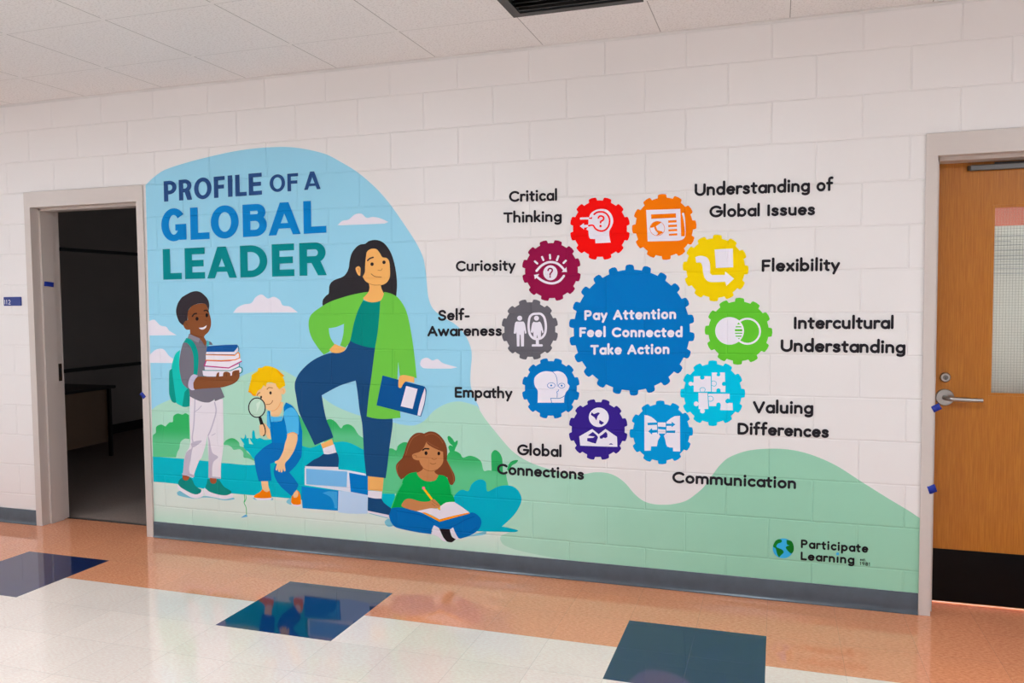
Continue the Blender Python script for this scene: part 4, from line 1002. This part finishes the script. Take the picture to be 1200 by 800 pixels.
GL = {
 'a': (.62, [ar(mx, my, orx, ory, 0, 360, 24), [(.57, x_), (.57, b_)]]),
 'b': (.66, [[(e, AT), (e, b_)], ar(mx, my, orx, ory, 0, 360, 24)]),
 'c': (.56, [ar(mx, my, orx, ory, 48, 312, 20)]),
 'd': (.66, [ar(mx, my, orx, ory, 0, 360, 24), [(.57, AT), (.57, b_)]]),
 'e': (.64, [[(e+.02, my+.01), (e+.46, my+.01)]+ar(mx, my, orx, ory, 4, 318, 22)]),
 'f': (.46, [[(.40, 1.07), (.31, 1.08), (.22, 1.02), (.19, .92), (.19, b_)], [(.05, x_), (.38, x_)]]),
 'g': (.66, [ar(mx, my, orx, ory, 0, 360, 24), [(.57, x_), (.57, -.02)]+ar(mx, -.02, .24, .17, 0, -140, 10)]),
 'h': (.62, [[(e, AT), (e, b_)], ar(e+.21, x_-.21, .21, .21, 180, 0)+[(e+.42, b_)]]),
 'i': (.24, [[(.12, x_), (.12, b_)], [(.12, .93), (.12, .935)]]),
 'k': (.56, [[(e, AT), (e, b_)], [(e, .30), (.44, x_)], [(.22, .40), (.48, b_)]]),
 'l': (.24, [[(.12, AT), (.12, b_)]]),
 'm': (.94, [[(e, x_), (e, b_)], ar(e+.19, x_-.19, .19, .19, 180, 0)+[(e+.38, b_)], ar(e+.57, x_-.19, .19, .19, 180, 0)+[(e+.76, b_)]]),
 'n': (.62, [[(e, x_), (e, b_)], ar(e+.21, x_-.21, .21, .21, 180, 0)+[(e+.42, b_)]]),
 'o': (.66, [ar(mx, my, orx, ory, 0, 360, 24)]),
 'p': (.66, [[(e, x_), (e, -.22)], ar(mx, my, orx, ory, 0, 360, 24)]),
 'r': (.42, [[(e, x_), (e, b_)], ar(e+.20, x_-.21, .20, .21, 180, 60)]),
 's': (.54, [S_LOW]),
 't': (.44, [[(.19, .86), (.19, .22)]+ar(.31, .21, .12, .12, 180, 275, 8), [(.05, x_), (.38, x_)]]),
 'u': (.62, [[(e, x_), (e, b_+.21)]+ar(e+.21, b_+.21, .21, .21, 180, 360), [(e+.42, x_), (e+.42, b_)]]),
 'w': (.92, [[(.06, x_), (.26, b_), (.46, x_), (.66, b_), (.86, x_)]]),
 'x': (.58, [[(e, x_), (.49, b_)], [(.49, x_), (e, b_)]]),
 'y': (.60, [[(.07, x_), (.30, b_)], [(.53, x_), (.30, b_), (.19, -.20)]]),
 '-': (.40, [[(.07, .36), (.33, .36)]]),
 'A': (.82, [[(.07, b_), (.41, c_), (.75, b_)], [(.19, .36), (.63, .36)]]),
 'C': (.86, [ar(.49, .5, .40, .41, 46, 314, 24)]),
 'D': (.80, [[(e, b_), (e, c_), (.32, c_)]+ar(.32, .5, .39, .41, 90, -90, 16)+[(e, b_)]]),
 'E': (.62, [[(.54, c_), (e, c_), (e, b_), (.55, b_)], [(e, .51), (.50, .51)]]),
 'F': (.60, [[(.53, c_), (e, c_), (e, b_)], [(e, .49), (.47, .49)]]),
 'G': (.90, [ar(.49, .5, .40, .41, 46, 360, 26)+[(.55, .5)], [(.89, .5), (.89, .12)] if False else [(.89, .5), (.87, .36)]]),
 'I': (.26, [[(.13, c_), (.13, b_)]]),
 'L': (.58, [[(e, c_), (e, b_), (.52, b_)]]),
 'P': (.68, [[(e, b_), (e, c_), (.36, c_)]+ar(.36, .69, .22, .22, 90, -90, 12)+[(e, .47)]]),
 'S': (.72, [S_CAP]),
 'T': (.72, [[(.06, c_), (.66, c_)], [(.36, c_), (.36, b_)]]),
 'U': (.80, [[(e, c_), (e, .40)]+ar(.40, .40, .31, .31, 180, 360, 18)+[(.71, c_)]]),
 'V': (.80, [[(.07, c_), (.40, b_), (.73, c_)]]),
 '1': (.34, [[(.06, .74), (.20, c_), (.20, b_)]]),
 '2': (.62, [ar(.31, .66, .22, .25, 165, -30, 12)+[(.09, b_), (.56, b_)]]),
 '8': (.62, [ar(.31, .70, .19, .21, 0, 360, 20), ar(.31, .29, .23, .20, 0, 360, 20)]),
 '9': (.62, [ar(.31, .66, .23, .25, 0, 360, 20), [(.54, .66), (.50, .35), (.34, b_)]]),
 '.': (.24, [[(.12, b_), (.12, b_+.005)]]),
 ' ': (.34, []),
}
WT = 1.13
def tilt(x): return .034-.0545*x/1080
def lettering(txt, x0, y0, x1, y1, cap, w, rgb, parent, layer, track=.065, name='letter', skip_dot=()):
    """write a line between two baseline ends; cap = capital height, w = brush width, all measured in the photograph"""
    adv = []; u = 0
    for ch in txt: adv.append(u); u += GL[ch][0]+track
    total = u-track; w *= WT; sx = (x1-x0)/total
    for k, ch in enumerate(txt):
        if not GL[ch][1]: continue
        def P(q):
            x = x0+(adv[k]+q[0])*sx; yb = y0+(y1-y0)*(x-x0)/(x1-x0); h = q[1]*cap
            return (x-tilt(x)*h, yb-h)
        polys = []
        for s in GL[ch][1]:
            if ch == 'i' and len(s) == 2 and s[0][1] > .9:
                if k in skip_dot: continue
                c = P(s[0]); polys.append(ell(c[0], c[1], w*.58, w*.62, 14)); continue
            pp = [P(q) for q in s]; polys += ribbon(pp, w, False, True, 12)
        fill(name, rgb, polys, parent, layer)
def caption(label, lines, rgb=BK, w=2.55):
    t = thing('painted_caption', label, 'lettering', 'black captions around the gears')
    for txt, x0, y0, x1, y1, cap in lines: lettering(txt, x0, y0, x1, y1, cap, w, rgb, t, 85)
    settle(t)
caption('black lettering Critical Thinking left of the red gear', [('Critical', 596.6, 236.6, 653.2, 235.0, 12.6), ('Thinking', 590.2, 261.0, 658.2, 259.6, 12.0)], w=2.3)
caption('black lettering Understanding of Global Issues above the yellow gear', [('Understanding of', 814, 229.6, 976, 223.4, 14.2), ('Global Issues', 831.3, 254.6, 955.2, 251.8, 13.4)], w=2.7)
caption('black lettering Flexibility right of the yellow gear', [('Flexibility', 892.6, 318.2, 984, 317.2, 13.8)], w=2.8)
caption('black lettering Intercultural Understanding right of the green gear', [('Intercultural', 929.6, 385.2, 1047.6, 385.2, 13.9), ('Understanding', 914.8, 411.8, 1061, 413.9, 14.0)], w=2.9)
caption('black lettering Valuing Differences right of the light cyan gear', [('Valuing', 882.6, 483.9, 953, 484.9, 13.8), ('Differences', 864.4, 508.6, 971.3, 512.8, 13.2)], w=2.8)
caption('black lettering Communication across the green hill edge', [('Communication', 787.8, 565.4, 933.2, 572.7, 12.8)], w=2.6)
caption('black lettering Global Connections below the blue gear with merged faces', [('Global', 606.2, 532.9, 658.4, 535.5, 12.6), ('Connections', 582.6, 555.2, 684.4, 562, 12.2)], w=2.4)
caption('black lettering Empathy at the edge of the blue sky', [('Empathy', 533, 465.6, 600.3, 466.8, 12.2)], w=2.3)
caption('black lettering Self-Awareness touching the grey gear', [('Self-', 513.4, 375.6, 550.2, 375.0, 12.2), ('Awareness', 501.2, 393.9, 588.2, 393.4, 12.0)], w=2.3)
caption('black lettering Curiosity left of the maroon gear', [('Curiosity', 534.2, 317.9, 604, 317.0, 12.2)], w=2.2)

g = gear(CEN, 740.4, 386.6, 73.8, 76.8, -2, 'large blue centre gear lettered Pay Attention Feel Connected Take Action', teeth=22, grp='large gear', root=.922, wt=13.5, wb=16.5)
for txt, x0, y0, x1, y1, cap in (('Pay Attention', 685, 374.9, 792.2, 373.4, 11.2), ('Feel Connected', 679.2, 394.6, 799.6, 394.8, 10.8), ('Take Action', 692.3, 415.4, 784.4, 414.4, 11.0)):
    lettering(txt, x0, y0, x1, y1, cap, 2.4, GW, g, 85, track=.13)
settle(g)

# the heavy title, drawn with flat brush ends inside boxes
def title_glyph(ch, t, H, Wd):
    """polygons in the unit box (u right, v up); t = stroke as a share of the height"""
    tu = t*H/Wd; th = t*.88
    R = lambda a, b, c, d: [(a, c), (b, c), (b, d), (a, d)]
    def bowl(y0, y1, xa, xo, tt=tu, tv=th):
        ym, ry = (y0+y1)/2, (y1-y0)/2; rx = min((xo-xa), ry*H/Wd*1.05); cx = xo-rx
        outer = [(xa, y1)]+[(cx+rx*math.cos(math.radians(a)), ym+ry*math.sin(math.radians(a))) for a in range(90, -91, -9)]+[(xa, y0)]
        inner = [(xa, y0+tv)]+[(cx+max(.02, rx-tt)*math.cos(math.radians(a)), ym+(ry-tv)*math.sin(math.radians(a))) for a in range(-90, 91, 9)]+[(xa, y1-tv)]
        out = []; n = 21; o, i = outer[1:-1], list(reversed(inner[1:-1]))
        out.append([outer[0], o[0], i[0], inner[-1]]); out.append([outer[-1], inner[0], i[-1], o[-1]])
        for k in range(len(o)-1): out.append([o[k], o[k+1], i[k+1], i[k]])
        return out
    def ring(a0, a1, n=40, tt=None):
        out = []; tt = tt or tu
        for k in range(n):
            a, b2 = math.radians(a0+(a1-a0)*k/n), math.radians(a0+(a1-a0)*(k+1)/n)
            o = lambda q: (.5+.5*math.cos(q), .5+.515*math.sin(q)); i = lambda q: (.5+(.5-tt)*math.cos(q), .5+(.515-th)*math.sin(q))
            out.append([o(a), o(b2), i(b2), i(a)])
        return out
    if ch == 'I': return [R(0, 1, 0, 1)]
    if ch == 'L': return [R(0, tu, 0, 1), R(0, 1, 0, th)]
    if ch == 'F': return [R(0, tu, 0, 1), R(0, 1, 1-th, 1), R(0, .92, .42, .42+th)]
    if ch == 'E': return [R(0, tu, 0, 1), R(0, 1, 1-th, 1), R(0, .94, .5-th/2, .5+th/2), R(0, 1, 0, th)]
    if ch == 'O': return ring(0, 360)
    if ch == 'G': return ring(38, 345)+[R(.56, 1, .50-th*.9, .50+th*.05), R(1-tu*.95, 1, 0.02, .5)]
    if ch == 'D': return [R(0, tu, 0, 1)]+bowl(0, 1, 0, 1)
    if ch == 'P': return [R(0, tu, 0, 1)]+bowl(.34, 1, 0, 1)
    if ch == 'R': return [R(0, tu, 0, 1)]+bowl(.38, 1, 0, .97)+[[(.42, .42), (.42+tu*.6, .42+.06), (.5+tu*1.0, .42), (1.0, 0), (1-tu*1.12, 0)]]
    if ch == 'B': return [R(0, tu, 0, 1)]+bowl(.48, 1, 0, .95)+bowl(0, .48+th, 0, 1)
    if ch == 'A': 
        w2 = tu*1.02; tp = w2*.56
        return [[(0, 0), (w2, 0), (.5+tp, 1), (.5-tp, 1)], [(1, 0), (1-w2, 0), (.5-tp, 1), (.5+tp, 1)], R(.22, .78, .20, .20+th*.78)]
def title_line(word, ext, yb, yt, t, rgb, parent):
    """ext = left and right edge of every letter; yb, yt = (left y, right y) of the baseline and of the tops"""
    X0, X1 = ext[0][0], ext[-1][1]
    f = lambda ys, x: ys[0]+(ys[1]-ys[0])*(x-X0)/(X1-X0)
    for ch, (a, b2) in zip(word, ext):
        Hh = f(yb, (a+b2)/2)-f(yt, (a+b2)/2)
        def P(q):
            x = a+(b2-a)*q[0]; y0, y1 = f(yb, x), f(yt, x); h = (y0-y1)*q[1]
            return (x-tilt(x)*(h-(y0-y1)/2), y0-h)
        fill('letter', rgb, [[P(q) for q in p] for p in title_glyph(ch, t, Hh, b2-a)], parent, 85)
tt = thing('painted_title', 'large lettering Profile of a Global Leader in navy, blue and green on the sky', 'lettering')
ex = lambda s: [(170+float(q.split('-')[0])/5, 170+20+0*float(q.split('-')[1])/5) if False else (170+float(q.split('-')[0])/5, 170+float(q.split('-')[1])/5) for q in s.split()]
title_line('PROFILE', ex('110-184 198-274 287-389 403-467 485-511 528-594 607-684'), (190+231/5, 190+189/5), (190+112/5, 190+61/5), .205, (40, 72, 122), tt)
title_line('OF', ex('730-820 834-897'), (190+174/5, 190+168/5), (190+76/5, 190+63/5), .20, (40, 72, 122), tt)
title_line('A', ex('931-1028'), (190+163/5, 190+157/5), (190+56/5, 190+53/5), .20, (40, 72, 122), tt)
title_line('GLOBAL', ex('95-241 265-376 385-548 572-713 722-910 928-1061'), (190+464/5, 190+412/5), (190+277/5, 190+221/5), .235, (2, 120, 188), tt)
title_line('LEADER', ex('105-214 233-350 363-536 557-716 743-874 904-1063'), (190+688/5, 190+661/5), (190+510/5, 190+467/5), .235, (0, 126, 130), tt)
settle(tt)

# ---- the small logo by the door
Gg = frm(890, 615, 8)
lg = thing('painted_logo', 'small globe emblem with two lines of black lettering, low by the wooden door', 'logo')
gb = fill('globe', (56, 168, 216), [el(Gg, 222, 218, 98, 93, 44)], lg, 80)
fill('continent', (22, 112, 34), [sm(Gg('130,185! 150,150 180,133 207,140 205,162 172,175 160,205 215,232 226,258 200,285 183,302! 165,270 152,220 130,205'))], gb, 82)
fill('continent', (22, 112, 34), [sm(Gg('255,140! 298,150 319,190 320,240 297,266 258,232 248,205 283,190! 258,180'))], gb, 82)
lettering('Participate', 938.6, 641.7, 1017.2, 647.5, 9.6, 2.0, (34, 30, 32), lg, 85, track=.13, skip_dot=(5,))
lettering('Learning', 938.3, 655.7, 1001.2, 660.6, 9.4, 2.0, (34, 30, 32), lg, 85, track=.12, skip_dot=(5,))
fill('dot', (70, 170, 216), [el(Gg, 733, 270, 14)], lg, 87)
lettering('est.', 1008, 656.8, 1014.6, 657.2, 3.0, .6, (50, 60, 52), lg, 85, track=.25)
lettering('1981', 1007.6, 662, 1019.6, 663, 4.2, .7, (50, 60, 52), lg, 85, track=.2)
settle(lg)

# ---- digits of the room plaque (raised on the plate)
LAY[0] = 0
for txt, x0, x1 in (('1', 6.9, 8.1), ('1', 8.9, 10.1), ('2', 10.6, 13.6)):
    o = fill('digit', (228, 224, 232), [], None, 0) if False else None
def plaque_digit(ch, u0, w, h):
    mbv, mbf = [], []
    polys = []
    for s in GL[ch][1]: polys += ribbon([(u0+q[0]*w, pz0+.008+q[1]*h) for q in s], .0044, False, True, 10)
    vs, fs = [], []
    for p_ in polys:
        fs.append(list(range(len(vs), len(vs)+len(p_)))); vs += [Vector(q) for q in p_]
    r = delaunay_2d_cdt(vs, [], fs, 1, 1e-7, True)
    F_ = []
    for f, of in zip(r[2], r[5]):
        if of:
            a, b, c = (r[0][i] for i in f[:3]); F_.append(tuple(f) if (b-a).cross(c-a) > 0 else tuple(reversed(f)))
    o = mesh_obj('digit', [(v.x, -.0079, v.y) for v in r[0]], F_, M['plaque_text'], SIGN_ROOT)
plaque_digit('1', px0+.008, .022, .034); plaque_digit('1', px0+.025, .022, .034); plaque_digit('2', px0+.042, .034, .034)
settle(SIGN_ROOT)
